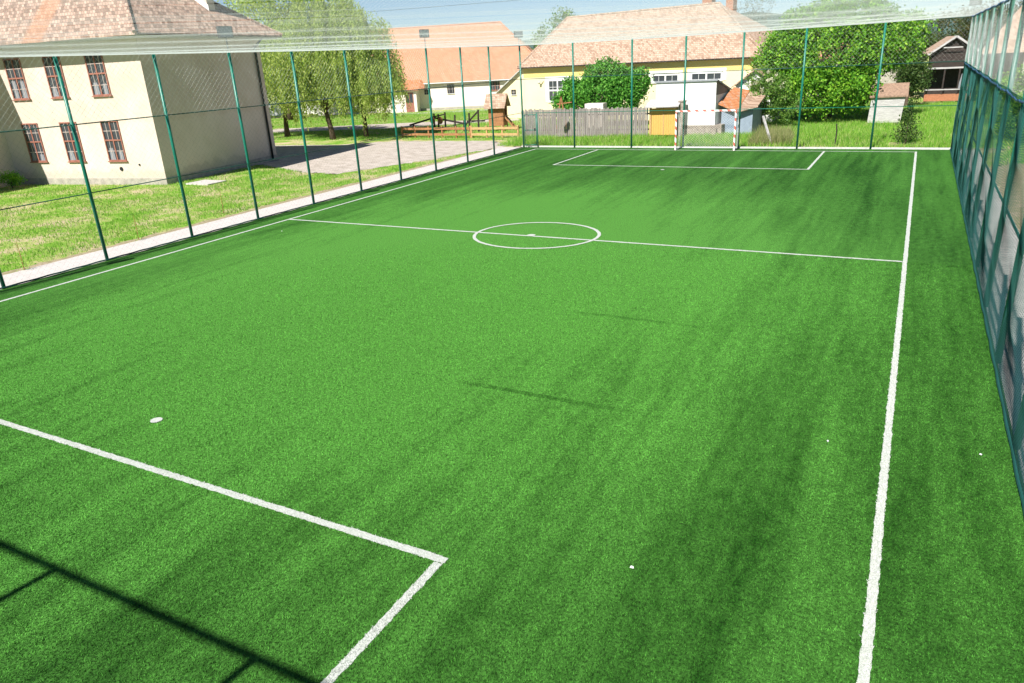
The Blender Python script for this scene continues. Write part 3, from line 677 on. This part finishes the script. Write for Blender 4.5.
# --- dark porch house
dh = thing('cottage', 'cottage with dark timber gable and porch beside the right corner of the pitch', 'cottage', (9.95, 51.6, 0), 0); dh.scale = (1.1, 1, 1.02)
MB().box(.1, 6, 1.4, 7, -.1, 3.4).build('wall', 'old_wood', dh)
MB().box(0.1, 3.3, 0, .18, .1, .62).build('brick_base', 'brick', dh)
MB().box(0, 3.4, -.06, .0, 2.50, 2.62).build('porch_beam', 'boards', dh)
MB().box(0, 3.4, -.04, .02, .92, 1.0).build('porch_rail', 'boards', dh)
for x in (.05, 1.15, 2.1, 3.2): MB().box(x, x+.1, -.03, .08, .62, 2.5).build('porch_post', 'old_wood', dh)
MB().quad((2.15, .03, 1.02), (3.0, .03, 1.02), (2.9, .03, 2.1), (2.3, .03, 2.1)).build('curtain', 'curtain', dh)
MB().quad((.2, 1.39, 2.62), (.2, -.0, 2.62), (3.4, -.0, 2.62), (3.4, 1.39, 2.62)).build('porch_ceiling', 'old_wood', dh)
a = MB(); a.quad((.15, 0, 2.63), (3.05, 0, 2.63), (3.05, 0, 3.7), (1.62, 0, 4.7), (.15, 0, 3.7)); a.build('gable', 'old_wood', dh)
a = MB()
a.quad((0.0, -.35, 3.62), (1.62, -.35, 4.86), (1.62-.5, 7, 4.86), (-.6, 7, 3.62)); a.quad((1.62, -.35, 4.86), (3.25, -.35, 3.62), (3.25, 7, 3.62), (1.12, 7, 4.86)); a.build('roof', 'roofY', dh)
MB().beam((-.02, -.37, 3.58), (1.62, -.37, 4.84), .05, .14).beam((1.62, -.37, 4.84), (3.27, -.37, 3.58), .05, .14).beam((.9, -.36, 4.05), (2.1, -.36, 4.05), .04, .08).build('barge_board', 'boards', dh)
# --- big house beyond the right fence
bh = thing('large_house', 'large pinkish house with broad pale tile roof beyond the right fence', 'house', (14.2, 55.5, 0), R(-3))
MB().box(0, 15, 0, 9, -.1, 3.5).build('wall', 'whitew', bh)
r1, _p = roof_hip(15, 9, 3.55, 8.6, .5, 3.0, 3, 'roof', 'roofY', bh)
for x in (1.6, 4.4, 7.2): window(bh, x, 1.2, 1.1, 1.5, -.01, 2, 2, 'steel', 'steel', .08)
gd = MB(); gd.quad((2.8, -.4, 3.5), (6.4, -.4, 3.5), (4.6, -.4, 5.3)); gd.build('dormer_gable', 'plinth', bh)
dm = MB(); dm.quad((2.5, -.6, 3.3), (4.6, -.6, 5.5), (4.6, 3, 5.5), (2.5, 3, 3.3)).quad((4.6, -.6, 5.5), (6.7, -.6, 3.3), (6.7, 3, 3.3), (4.6, 3, 5.5)); dm.build('dormer_roof', 'roofR', bh)
# --- far white house behind the willows
wh = thing('white_house', 'low white house in the shade far behind the willows', 'house', (-64, 50, 0), R(25))
MB().box(0, 16, 0, 8, -.1, 3.0).build('wall', 'white', wh); roof_hip(16, 8, 3.0, 6.4, .4, 3, 3, 'roof', 'roofY', wh)
for x in (4, 9, 13): window(wh, x, 1.1, 1.0, 1.2, -.01, 2, 2, 'old_wood', 'putty', .07)

# --- grey outhouse in the meadow
gh = thing('wooden_outhouse', 'small pale board outhouse with brown roof in the meadow under the big tree', 'shed', (6.95, 34.6, 0), R(2)); gh.scale = (.88, .7, 1.15)
a = MB(); a.quad((0, 0, 0), (2.15, .12, 0), (2.3, .1, 1.45), (.12, 0, 1.42)); a.quad((2.15, .12, 0), (2.15, 1.8, 0), (2.3, 1.8, 1.7), (2.3, .1, 1.45)); a.quad((0, 1.8, 0), (0, 0, 0), (.12, 0, 1.42), (.12, 1.8, 1.7)); a.build('wall', 'boards', gh)
a = MB(); a.quad((-.02, -.2, 1.42), (2.45, -.1, 1.45), (2.45, 1.6, 2.05), (-.02, 1.6, 2.02)); a.quad((-.02, -.2, 1.34), (2.45, -.1, 1.37), (2.45, -.1, 1.45), (-.02, -.2, 1.42)); a.build('roof', 'old_roof', gh)

# ------------------------------------------------------------------ plank fence and ochre gate
pf = thing('plank_fence', 'weathered grey upright plank fence in front of the yellow house', 'fence', (0, 0, 0), 0)
def planks(x0, x1, y0, y1, h, par, m='plank', wd=.135):
    mb = MB(); n = int((x1-x0)/wd)
    for i in range(n):
        xa = x0+(x1-x0)*i/n; ya_ = y0+(y1-y0)*i/n+random.uniform(-.012, .012); t = random.uniform(-.012, .012); hh = h+random.uniform(-.07, .05)
        k = len(mb.v); mb.box(xa+.006, xa+wd-.012, ya_, ya_+.025, 0.02, hh)
        for j in range(k+4, k+8): v = mb.v[j]; mb.v[j] = (v[0]+t, v[1], v[2])
    return mb.build('planks', m, par)
planks(-13.95, -5.15, 26.55, 26.85, 1.80, pf)
for x in np.arange(-13.9, -5, 2.2): MB().box(x, x+.1, 26.6+(x+13.95)*.034+.05, 26.7+(x+13.95)*.034+.05, -.1, 1.75).build('fence_post', 'old_wood', pf)
for z in (.45, 1.4): MB().beam((-13.95, 26.62, z), (-5.1, 26.92, z), .05, .09).build('fence_rail', 'old_wood', pf)
og = thing('yard_gate', 'ochre yellow double gate under a small tile canopy, behind the goal', 'gate', (-5.02, 26.9, 0), 0)
for x0 in (.08, .88):
    d_ = MB(); 
    for i in range(5): d_.box(x0+i*.148, x0+i*.148+.142, 0, .03, .1, 1.70)
    MB; d_.build('gate_leaf', 'ochre', og)
MB().box(-.06, .06, -.03, .09, -.1, 1.85).box(.82, .875, -.02, .05, .05, 1.75).box(1.64, 1.72, -.03, .09, -.1, 1.85).build('gate_frame', 'pale_wood', og)
a = MB(); a.quad((-.25, -.45, 1.82), (1.9, -.45, 1.86), (1.9, .35, 2.2), (-.1, .35, 2.2)); a.quad((-.25, -.45, 1.76), (1.9, -.45, 1.80), (1.9, -.45, 1.86), (-.25, -.45, 1.82)); a.build('canopy', 'boards', og)
gp = MB().box(-3.22, -2.86, 26.85, 27.15, -.1, 2.05).box(-3.26, -2.82, 26.81, 27.19, 2.05, 2.13).build('gate_pillar', 'stone')
tag(gp, 'grey stone pillar right of the ochre gate', 'pillar')

# low board fence by the playhouse
def board_fence(label, x0, x1, y0, y1, m, grp):
    t = thing('board_fence', label, 'fence', (x0, y0, 0), math.atan2(y1-y0, x1-x0), grp); L = math.hypot(x1-x0, y1-y0)
    n = max(2, round(L/1.3))
    for i in range(n+1): MB().box(L*i/n-.05, L*i/n+.05, .02, .12, -.1, .80).build('fence_post', m, t)
    for z in (.22, .62): MB().beam((0, 0, z), (L, 0, z+random.uniform(-.02, .02)), .03, .16).build('board', m, t)
board_fence('low red brown two board fence along the gravel drive, nearest the willow', -24.0, -18.0, 26.5, 26.4, 'wood', 'low board fences by the playhouse')
board_fence('low yellow pine two board fence below the playhouse', -17.9, -14.3, 26.4, 26.6, 'pale_wood', 'low board fences by the playhouse')

# playhouse
ph = thing('playhouse', 'wooden play tower with pitched brown roof beside the plank fence', 'playhouse', (-19.0, 30.9, 0), R(12))
MB().box(0, 1.15, 0, .03, .35, 1.72).build('front_panel', 'wood', ph)
for x in (0.0, 1.1):
    for y in (.04, 1.05): MB().box(x, x+.08, y, y+.08, -.05, 1.9).build('leg', 'wood', ph)
MB().box(.08, 1.1, .06, 1.05, .62, .68).build('floor_deck', 'wood', ph)
MB().box(1.16, 1.19, .04, 1.1, .35, 1.1).box(1.16, 1.19, .04, .35, 1.1, 1.9).box(1.16, 1.19, .8, 1.1, 1.1, 1.9).quad((1.17, .0, 1.9), (1.17, 1.15, 1.9), (1.17, .58, 2.55)).build('side_panel', 'wood', ph)
MB().box(0, 1.15, 1.1, 1.13, .35, 1.72).build('back_panel', 'wood', ph)
a = MB(); a.quad((-.25, -.3, 1.68), (1.4, -.3, 1.68), (1.4, .58, 2.66), (-.25, .58, 2.66)); a.quad((1.4, 1.45, 1.68), (-.25, 1.45, 1.68), (-.25, .58, 2.66), (1.4, .58, 2.66)); a.quad((-.25, -.3, 1.62), (1.4, -.3, 1.62), (1.4, -.3, 1.68), (-.25, -.3, 1.68)); a.build('roof', 'roofY', ph)
for y in (.25, .75): MB().beam((1.2, y, 1.0), (2.1, y-.1, 0), .07, .1).build('ramp_beam', 'wood', ph)
for i in range(4): MB().beam((1.4+.18*i, .2, .8-.2*i), (1.4+.18*i, .75, .8-.2*i), .06, .04).build('rung', 'old_wood', ph)
# log climbing frame
cf = thing('climbing_frame', 'dark log climbing frame sloping along the lawn beside the playhouse', 'climbing frame', (-27.5, 32.5, 0), R(-14))
MB().beam((0, 0, .35), (3.2, 0, 1.0), .12).build('sloping_log', 'old_wood', cf); MB().beam((3.2, 0, .95), (6.4, .1, .55), .12).build('sloping_log', 'old_wood', cf)
MB().beam((6.4, .1, .4), (8.0, .1, 1.5), .1).build('sloping_log', 'old_wood', cf); MB().beam((6.3, .5, .7), (8.2, .5, .75), .1).build('crossing_log', 'old_wood', cf)
for x, h in ((.4, .5), (3.0, 1.3), (3.5, 1.25), (4.3, 1.4), (5.4, 1.2), (6.4, .8), (7.0, 1.35), (8.0, 1.6)):
    MB().tube([(x, 0, -.1), (x+.05, .02, h)], .07, 7).build('log_post', 'old_wood', cf)
MB().beam((2.9, -.25, 1.0), (4.5, -.25, 1.25), .09).build('crossing_log', 'old_wood', cf)
for x in (3.2, 4.1): MB().tube([(x, -.35, .8), (x, -.28, .8)], .28, 14).build('log_disc', 'wood', cf)
# red swing-like frame behind plank fence
rf_ = thing('red_ladder_frame', 'small red brown timber A frame standing behind the plank fence', 'frame', (-12.6, 29.2, 0), 0)
MB().beam((0, 0, 0), (.45, 0, 2.45), .08).beam((.9, 0, 0), (.45, 0, 2.45), .08).beam((.1, 0, 1.95), (1.2, .1, 2.05), .06).build('timber', 'wood', rf_)
wb = MB().box(-9.9, -8.6, 28.0, 28.7, 0, 2.0).build('cable_box', 'whitew'); wb.name = 'white_cabinet'
tag(wb, 'pale cabinet top showing above the plank fence below the round shrub', 'cabinet')
# tipped post in the meadow
tp = MB().beam((3.0, 23.0, 0), (2.35, 23.6, 1.45), .09).build('leaning_post', 'boards'); tag(tp, 'leaning pale timber post in the meadow below the elder', 'post')
tp = MB().tube([(6.2, 22.5, 0), (6.22, 22.5, .7), (6.18, 22.5, 1.1)], .035, 6).build('stake', 'old_wood'); tag(tp, 'thin dark stake left of the small dark fir in the meadow', 'stake')

# ------------------------------------------------------------------ trees and plants
big = tree('walnut_tree', 'big round dense green tree in the middle of the meadow behind the far fence', 'tree', (4.3, 36.8, 0), 2.2, .28,
 [(0, 0, 4.2, 3.9, 3.4, 2.6), (-3.0, .2, 3.9, 2.2, 2.2, 2.1), (3.2, .2, 4.8, 2.1, 2.3, 1.7), (-1.4, .2, 6.0, 2.2, 2.0, 1.3), (1.4, 0, 6.2, 2.3, 2.1, 1.4), (-3.4, -1.0, 2.0, 1.9, 1.7, 1.4), (1.3, -.8, 1.9, 1.5, 1.9, 1.3), (0, -2.2, 2.2, 3.0, 1.6, 1.5), (4.2, .6, 5.6, 1.3, 1.3, .9), (-.3, 0, 7.0, 1.3, 1.3, .7)], 'walnut', 2600, 26, .20, .19, .65)
tree('round_shrub', 'round bright green shrub rising above the plank fence in front of the yellow house', 'shrub', (-11.1, 34.2, 0), 1.2, .14,
 [(0, 0, 2.4, 1.9, 1.8, 1.3), (-1.9, 0, 2.0, 1.5, 1.3, 1.2), (1.8, 0, 2.4, 1.4, 1.4, 1.5), (.4, 0, 3.85, 1.0, 1.0, .8), (-3.1, 0, 1.6, .8, .8, .9), (2.8, 0, 2.9, .8, .9, 1.1), (-.9, .2, 3.5, .6, .7, .7), (1.5, -.3, 3.6, .55, .6, .6), (-2.3, -.2, 2.9, .6, .6, .6)], 'shrub', 1300, 26, .15, .17, .65)
el_ = tree('elder_bush', 'pale green flowering elder in front of the big tree at its left foot', 'bush', (.9, 31.6, 0), 1.0, .09,
 [(.3, 0, 1.9, 1.3, 1.1, 1.0), (-.3, .2, 3.0, .9, .8, .8), (1.3, -.1, 1.3, 1.0, .9, .9), (.6, 0, 2.6, 1.0, .9, .7)], 'elder', 330, 20, .14, .13, .6)
fp = crown_points([(.3, -.3, 2.1, 1.3, 1.1, 1.0), (0, -.2, 3.0, .9, .8, .7)], 40, 26, .07); leaves('blossom', fp, LF['flower'], el_, .08, .9)
# small fir
ft = thing('young_fir', 'small dark young conifer in the meadow just behind the far right fence', 'sapling', (9.38, 23.6, 0))
MB().tube([(0, 0, 0), (0, 0, 1.5)], [.04, .01], 6).build('trunk', 'bark', ft)
q = []
for i in range(60):
    z = .15+1.45*(i/60); r = .75*(1-z/1.75); 
    for _ in range(int(40*(1-z/2.0))):
        t = random.uniform(0, 6.28); rr = r*random.uniform(.2, 1)*(1+.25*math.sin(t*3+i)); q.append((rr*math.cos(t), rr*math.sin(t), z+.1*rr+random.gauss(0, .03)))
leaves('crown', np.array(q), LF['far'], ft, .10, .5); ft.scale = (1.15, 1.15, 1.3)

def willow(label, loc, lobes, th, tr, strands, lean, size=.17):
    t = thing('willow_tree', label, 'tree', loc, 0, 'willows beside the gravel drive')
    limbs = [((l[0]-lean[0])*.85, (l[1]-lean[1])*.85, l[2]-th+l[5]*.3) for l in lobes]
    trunk_mesh(th, tr, limbs, lean).build('trunk', 'bark', t, True)
    P = []; vol = np.array([l[3]*l[4]*l[5] for l in lobes])**.7; vol /= vol.sum()
    for l, f in zip(lobes, vol):
        for _ in range(int(strands*f/17)):
            d = rng.normal(size=3); d /= np.linalg.norm(d); d[2] = abs(d[2])*1.05-.2; r = rng.uniform(.5, 1.05)
            s0 = np.array(l[:3])+d*r*np.array(l[3:6]); LC = min(s0[2]-.75-rng.uniform(0, 1.9), rng.uniform(1.0, 5.6)); wc = rng.uniform(.18, .42)
            if LC < .4: continue
            for _ in range(17):
                s = s0+rng.normal(size=3)*[wc, wc, .25]; L = LC*rng.uniform(.35, 1.08); k = max(3, int(L*12)); zz = np.linspace(0, 1, k)[:, None]; sw = rng.normal(size=2)*.12
                P.append(s+np.hstack([d[None, :2]*.5*np.sqrt(zz)+sw[None]*zz, -L*zz])+rng.normal(size=(k, 3))*[.06, .06, .05])
    P = np.concatenate(P); leaves('crown', P, LF['willow'], t, size, .36, droop=.55); return t
willow('large weeping willow with leaning trunk, nearer the orange roofed house', (-29.7, 25.4, 0), [(.6, 0, 6.2, 3.6, 3.0, 2.6), (-2.6, 0, 5.4, 2.9, 2.6, 2.6), (3.9, 0, 5.0, 2.7, 2.4, 2.4), (1.2, 0, 8.0, 2.8, 2.4, 1.6), (-3.2, .5, 7.6, 2.2, 2.0, 1.5), (5.2, -.3, 4.2, 1.7, 1.6, 1.8), (-5.2, .4, 5.0, 1.8, 1.8, 2.2), (.5, 0, 9.3, 3.2, 2.4, 1.6), (3.6, 0, 7.6, 2.4, 2.2, 1.8)], 2.6, .20, 4300, (-.5, 0), .2)
willow('second weeping willow standing just right of the cream building corner', (-36.4, 27.4, 0), [(0, 0, 5.8, 3.2, 3, 2.6), (-2.5, 0, 6.3, 2.8, 2.6, 2.3), (2.6, 0, 5.6, 2.5, 2.4, 2.3), (0, 0, 7.6, 2.6, 2.4, 1.3)], 2.6, .20, 1700, (.2, 0), .25)
tree('dark_trunk_tree', 'slim tree trunk with hanging leaves just right of the willow', 'tree', (-28.0, 27.3, 0), 2.4, .17, [(0, 0, 4.2, 2.0, 1.8, 1.8), (1.0, 0, 2.8, 1.4, 1.2, 1.0), (-.6, 0, 2.5, 1.0, 1.2, .9)], 'willow', 330, 22, .22, .17, .4)

def lobes_rand(r, h0, h1, n):
    return [(random.uniform(-.6, .6)*r, random.uniform(-.5, .5)*r, random.uniform(h0, h1), r*random.uniform(.4, .65), r*random.uniform(.4, .6), (h1-h0)*random.uniform(.25, .45)) for _ in range(n)]
tree('background_tree', 'grey green sparse tree beyond the right end of the yellow roof', 'tree', (-8.0, 68, 0), 4.5, .28, lobes_rand(3.2, 4.8, 9.2, 7), 'dry', 240, 24, .3, .22, .3)
tree('background_tree', 'light green tree rising behind the left slope of the yellow roof', 'tree', (-27.0, 60.5, 0), 4, .28, lobes_rand(2.6, 5, 9.0, 6), 'elder', 240, 20, .3, .25)
tree('background_tree', 'pale feathery tree above the ridge between willow and cream roof', 'tree', (-52, 44, 0), 5, .35, lobes_rand(6, 5, 13, 8), 'willow', 420, 22, .5, .3)
tree('background_tree', 'pale tree behind the end of the cream building roof', 'tree', (-62, 38, 0), 5, .35, lobes_rand(5, 5, 13.5, 8), 'willow', 380, 22, .5, .32)
tree('background_tree', 'dark mixed tree behind the cottage at the right corner', 'tree', (14.0, 66, 0), 3, .3, lobes_rand(4.2, 2.5, 6.9, 9), 'rusty', 700, 24, .3, .22)
tree('background_tree', 'dark green tree beside the cottage, behind the pale board outhouse', 'tree', (8.9, 47, 0), 1, .15, lobes_rand(1.5, .8, 3.6, 7), 'far', 260, 24, .2, .17)
tree('background_tree', 'green tree between the orange gable and the cottage', 'tree', (8.9, 60, 0), 3, .25, lobes_rand(1.3, 3.2, 5.5, 5), 'far', 160, 24, .25, .2)
for i, (x, y, r, h, lab) in enumerate(((14.2, 24.5, 1.4, 2.1, 'green bush behind the right fence nearest the far corner'), (16.4, 27.5, 2.2, 2.8, 'broad green bush behind the right fence below the large house'),
    (18.5, 22.0, 2.0, 2.4, 'green bush beyond the bare soil right of the walkway'), (14.2, 33.0, 1.8, 2.9, 'dark bush below the large house, left of the broad bush'), (15.6, 16.5, 1.0, 1.3, 'low bush on the bare soil beside the right walkway'))):
    tree('roadside_bush', lab, 'bush', (x, y, 0), h*.35, .06, lobes_rand(r, .4, h*.85, 6), ('walnut', 'far', 'shrub')[i % 3], int(150*r), 22, .15, .13, group='bushes beyond the right fence')
for i, (x, y, r, h) in enumerate(((-31.9, 2.6, .6, .9), (-33.0, 1.6, .7, 1.1))):
    tree('wall_bush', ('low dark bush in the shaded corner of the cream building', 'taller dark bush at the left frame edge by the cream building')[i], 'bush', (x, y, 0), h*.4, .04, lobes_rand(r, .2, h*.8, 5), 'walnut', 90, 20, .1, .09)
# far-off wood along the horizon
q = [crown_points([(x+l[0], 195+random.uniform(-15, 20), l[2], l[3], l[4], l[5]) for l in lobes_rand(8, 1.5, random.uniform(4, 6), 6)], 90, 16, .8) for x in range(-200, 220, 12)]
o = leaves('distant_woods', np.concatenate(q), LF['far'], None, .75, .7); tag(o, 'far-off belt of green woods between the village houses and the hills', 'woods', kind='stuff')

# saplings beside the left path
for i, (x, y) in enumerate(((-12.65, -7.8), (-12.7, -4.0), (-13.5, .3))):
    t = thing('sapling', ('bare brown sapling by the left path, nearest the camera', 'thin green sapling by the left path between two fence posts', 'thin pale sapling by the left path in front of the building corner')[i], 'sapling', (x, y, 0), 0, 'saplings beside the left path')
    MB().tube([(0, 0, -.05), (.01, 0, .4), (-.02, .02, .85)], [.014, .011, .005], 6).build('stem', 'wood', t)
    leaves('leaves', rng.normal(size=(70, 3))*[.09, .09, .08]+[0, 0, .12], LF['grass'], t, .07, .4)

# standing fibres of the artificial turf in the near half of the pitch
def turf_fibres():
    n = 1500000; P = np.stack([rng.uniform(-11.0, 11.3, n), rng.uniform(-18.2, 0, n)], 1).astype(np.float32)
    d = np.hypot(P[:, 0]-9.7, P[:, 1]+19.1); v = P-np.array([9.7, -19.1]); fx = v[:, 0]*-.484+v[:, 1]*.875; sx = v[:, 0]*.875+v[:, 1]*.484
    keep = (fx > 1.5) & (np.abs(sx) < fx*.95+2.5) & (rng.uniform(0, 1, n) < np.clip((22-d)/14, 0, 1)); P = P[keep]; d = d[keep]
    x, y = P[:, 0], P[:, 1]; e = rng.normal(size=len(P))*.004
    on = (np.abs(np.abs(x)-9.9)+e < .044) | ((np.abs(y+13.93)+e < .05) & (x > -5.85) & (x < 5.86)) | ((np.abs(x-5.8)+e < .05) & (y < -13.93)) | ((np.abs(x+5.8)+e < .05) & (y < -13.93)) | (np.hypot(x+.17, y+12.9)+e < .09)
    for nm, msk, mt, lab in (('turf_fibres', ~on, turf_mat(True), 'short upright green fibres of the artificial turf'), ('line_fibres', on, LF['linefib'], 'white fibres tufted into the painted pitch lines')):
        Q = P[msk]; k = len(Q); dd = d[msk]
        if nm == 'line_fibres':
            Q = np.repeat(Q, 2, 0)+rng.normal(size=(2*k, 2))*.004; k *= 2; dd = np.repeat(dd, 2)
        a = rng.uniform(0, 6.28, k); w_ = .0038+.0002*dd; h = rng.uniform(.010, .022, k); ln = rng.normal(size=(k, 2))*.009+np.array([.0, .004])
        z = np.full(k, .001); dx = np.cos(a)*w_; dy = np.sin(a)*w_
        V = np.stack([np.stack([Q[:, 0]-dx, Q[:, 1]-dy, z], 1), np.stack([Q[:, 0]+dx, Q[:, 1]+dy, z], 1), np.stack([Q[:, 0]+ln[:, 0], Q[:, 1]+ln[:, 1], h], 1)], 1)
        tag(polymesh(nm, V, 3, mt), lab, 'turf', kind='stuff')
turf_fibres()

# litter on the turf
for i, (x, y, lab) in enumerate(((7.69, -13.23, 'small white scrap on the turf left of the near right sideline'), (9.2, -9.73, 'tiny white scrap on the turf close beside the right sideline'), (10.96, -9.37, 'small white scrap on the turf between sideline and right fence'), (-8.6, -1.6, 'tiny white scrap on the turf near the left sideline'))):
    a = MB(); a.quad((-.02, -.012, .004), (.022, -.01, .006), (.012, .005, .02), (-.014, .006, .018)).quad((-.014, .006, .018), (.012, .005, .02), (.018, .016, .008), (-.01, .018, .006)); s = a.build('paper_scrap', 'steel'); s.location = (x, y, .005); s.rotation_euler = (0, 0, i*1.3); tag(s, lab, 'scrap', 'white scraps on the turf')

# ------------------------------------------------------------------ grasses
def inpoly(P, poly):
    x, y = P[:, 0], P[:, 1]; c = np.zeros(len(P), bool)
    for (x0, y0), (x1, y1) in zip(poly, poly[1:]+poly[:1]):
        c ^= ((y0 > y) != (y1 > y)) & (x < (x1-x0)*(y-y0)/((y1-y0) or 1e-9)+x0)
    return c
def grass(name, label, poly, count, h0, h1, wd, m, holes=(), patch=0):
    xs = [p[0] for p in poly]; ys = [p[1] for p in poly]
    P = np.stack([rng.uniform(min(xs), max(xs), count*2), rng.uniform(min(ys), max(ys), count*2)], 1); P = P[inpoly(P, poly)]
    for h in holes: P = P[~inpoly(P, h)]
    f = np.sin(P[:, 0]*1.3+np.sin(P[:, 1]*.9))*np.sin(P[:, 1]*1.1+np.sin(P[:, 0]*.7)*2)
    P = P[rng.uniform(-1.2, 1, len(P)) < f+1-patch][:count]; f = np.sin(P[:, 0]*.9+1)*np.sin(P[:, 1]*.8)
    k = len(P); h = rng.uniform(h0, h1, k)*(1+.3*f); a = rng.uniform(0, 6.28, k); dx = np.cos(a)*wd; dy = np.sin(a)*wd
    ln = rng.normal(size=(k, 2))*h[:, None]*.35; z = np.full(k, -.03)
    V = np.stack([np.stack([P[:, 0]-dx, P[:, 1]-dy, z], 1), np.stack([P[:, 0]+dx, P[:, 1]+dy, z], 1), np.stack([P[:, 0]+ln[:, 0], P[:, 1]+ln[:, 1], h], 1)], 1)
    o = polymesh(name, V, 3, LF[m]); tag(o, label, 'grass', kind='stuff'); return o
grass('meadow_grass', 'tall uneven yellow green meadow grass behind the far fence', [(-13.5, 21.9), (13.6, 21.9), (16, 50), (-3, 52), (-3, 27), (-13.5, 26.5)], 120000, .08, .30, .014, 'grass', holes=[[(-.6, 28), (2.2, 28), (2.2, 31.5), (-.6, 31.5)], [(6.8, 33.6), (9.1, 33.6), (9.1, 36.2), (6.8, 36.2)], [(8.6, 22.6), (10.2, 22.6), (10.2, 24.3), (8.6, 24.3)]], patch=.1)
grass('weeds', 'pale dry weeds between the goal and the flowering elder', [(1.9, 22.4), (4.0, 22.6), (3.4, 27.5), (1.7, 27.3)], 6000, .3, .75, .012, 'dullgrass')
drv = [(-60, 13.5), (-23.6, 12.2), (-18.6, 10.3), (-16.0, 9.9), (-14.4, 14.2), (-13.0, 19.6), (-12.4, 22.5), (-15.5, 24.8), (-23.0, 24.6), (-60, 21)]
grass('lawn_grass', 'short patchy lawn between the cream building and the left path', [(-13.1, -21), (-13.1, 20), (-24, 14.8), (-23.3, 5.4), (-34, 3.6), (-40, -21)], 130000, .03, .085, .012, 'grass', holes=[drv, [(-22.3, 5.7), (-20.7, 5.7), (-20.7, 6.9), (-22.3, 6.9)]], patch=.75)
grass('yard_grass', 'short bright grass around the playhouse and willows', [(-45, 24.8), (-12.2, 25), (-14, 42), (-28, 56), (-60, 46)], 90000, .03, .10, .018, 'grass', holes=[drv, [(-21, 39.9), (-24, 38.6), (-31, 33.6), (-44, 30), (-44, 34), (-33, 38.9), (-22.5, 42.2)]], patch=.1)
grass('verge_grass', 'rough green grass beyond the right walkway', [(12.6, 16), (13.7, 21.5), (15, 48), (24, 48), (24, 20), (16, 19)], 40000, .06, .3, .014, 'grass')

# overhead cable
cb = MB().tube([(-70+i*8, 78-i*.6, 13.0-.9*math.sin(math.pi*i/16)) for i in range(17)], .02, 4).build('power_cable', 'dark'); tag(cb, 'thin dark overhead cable crossing the sky behind the house roofs', 'cable')
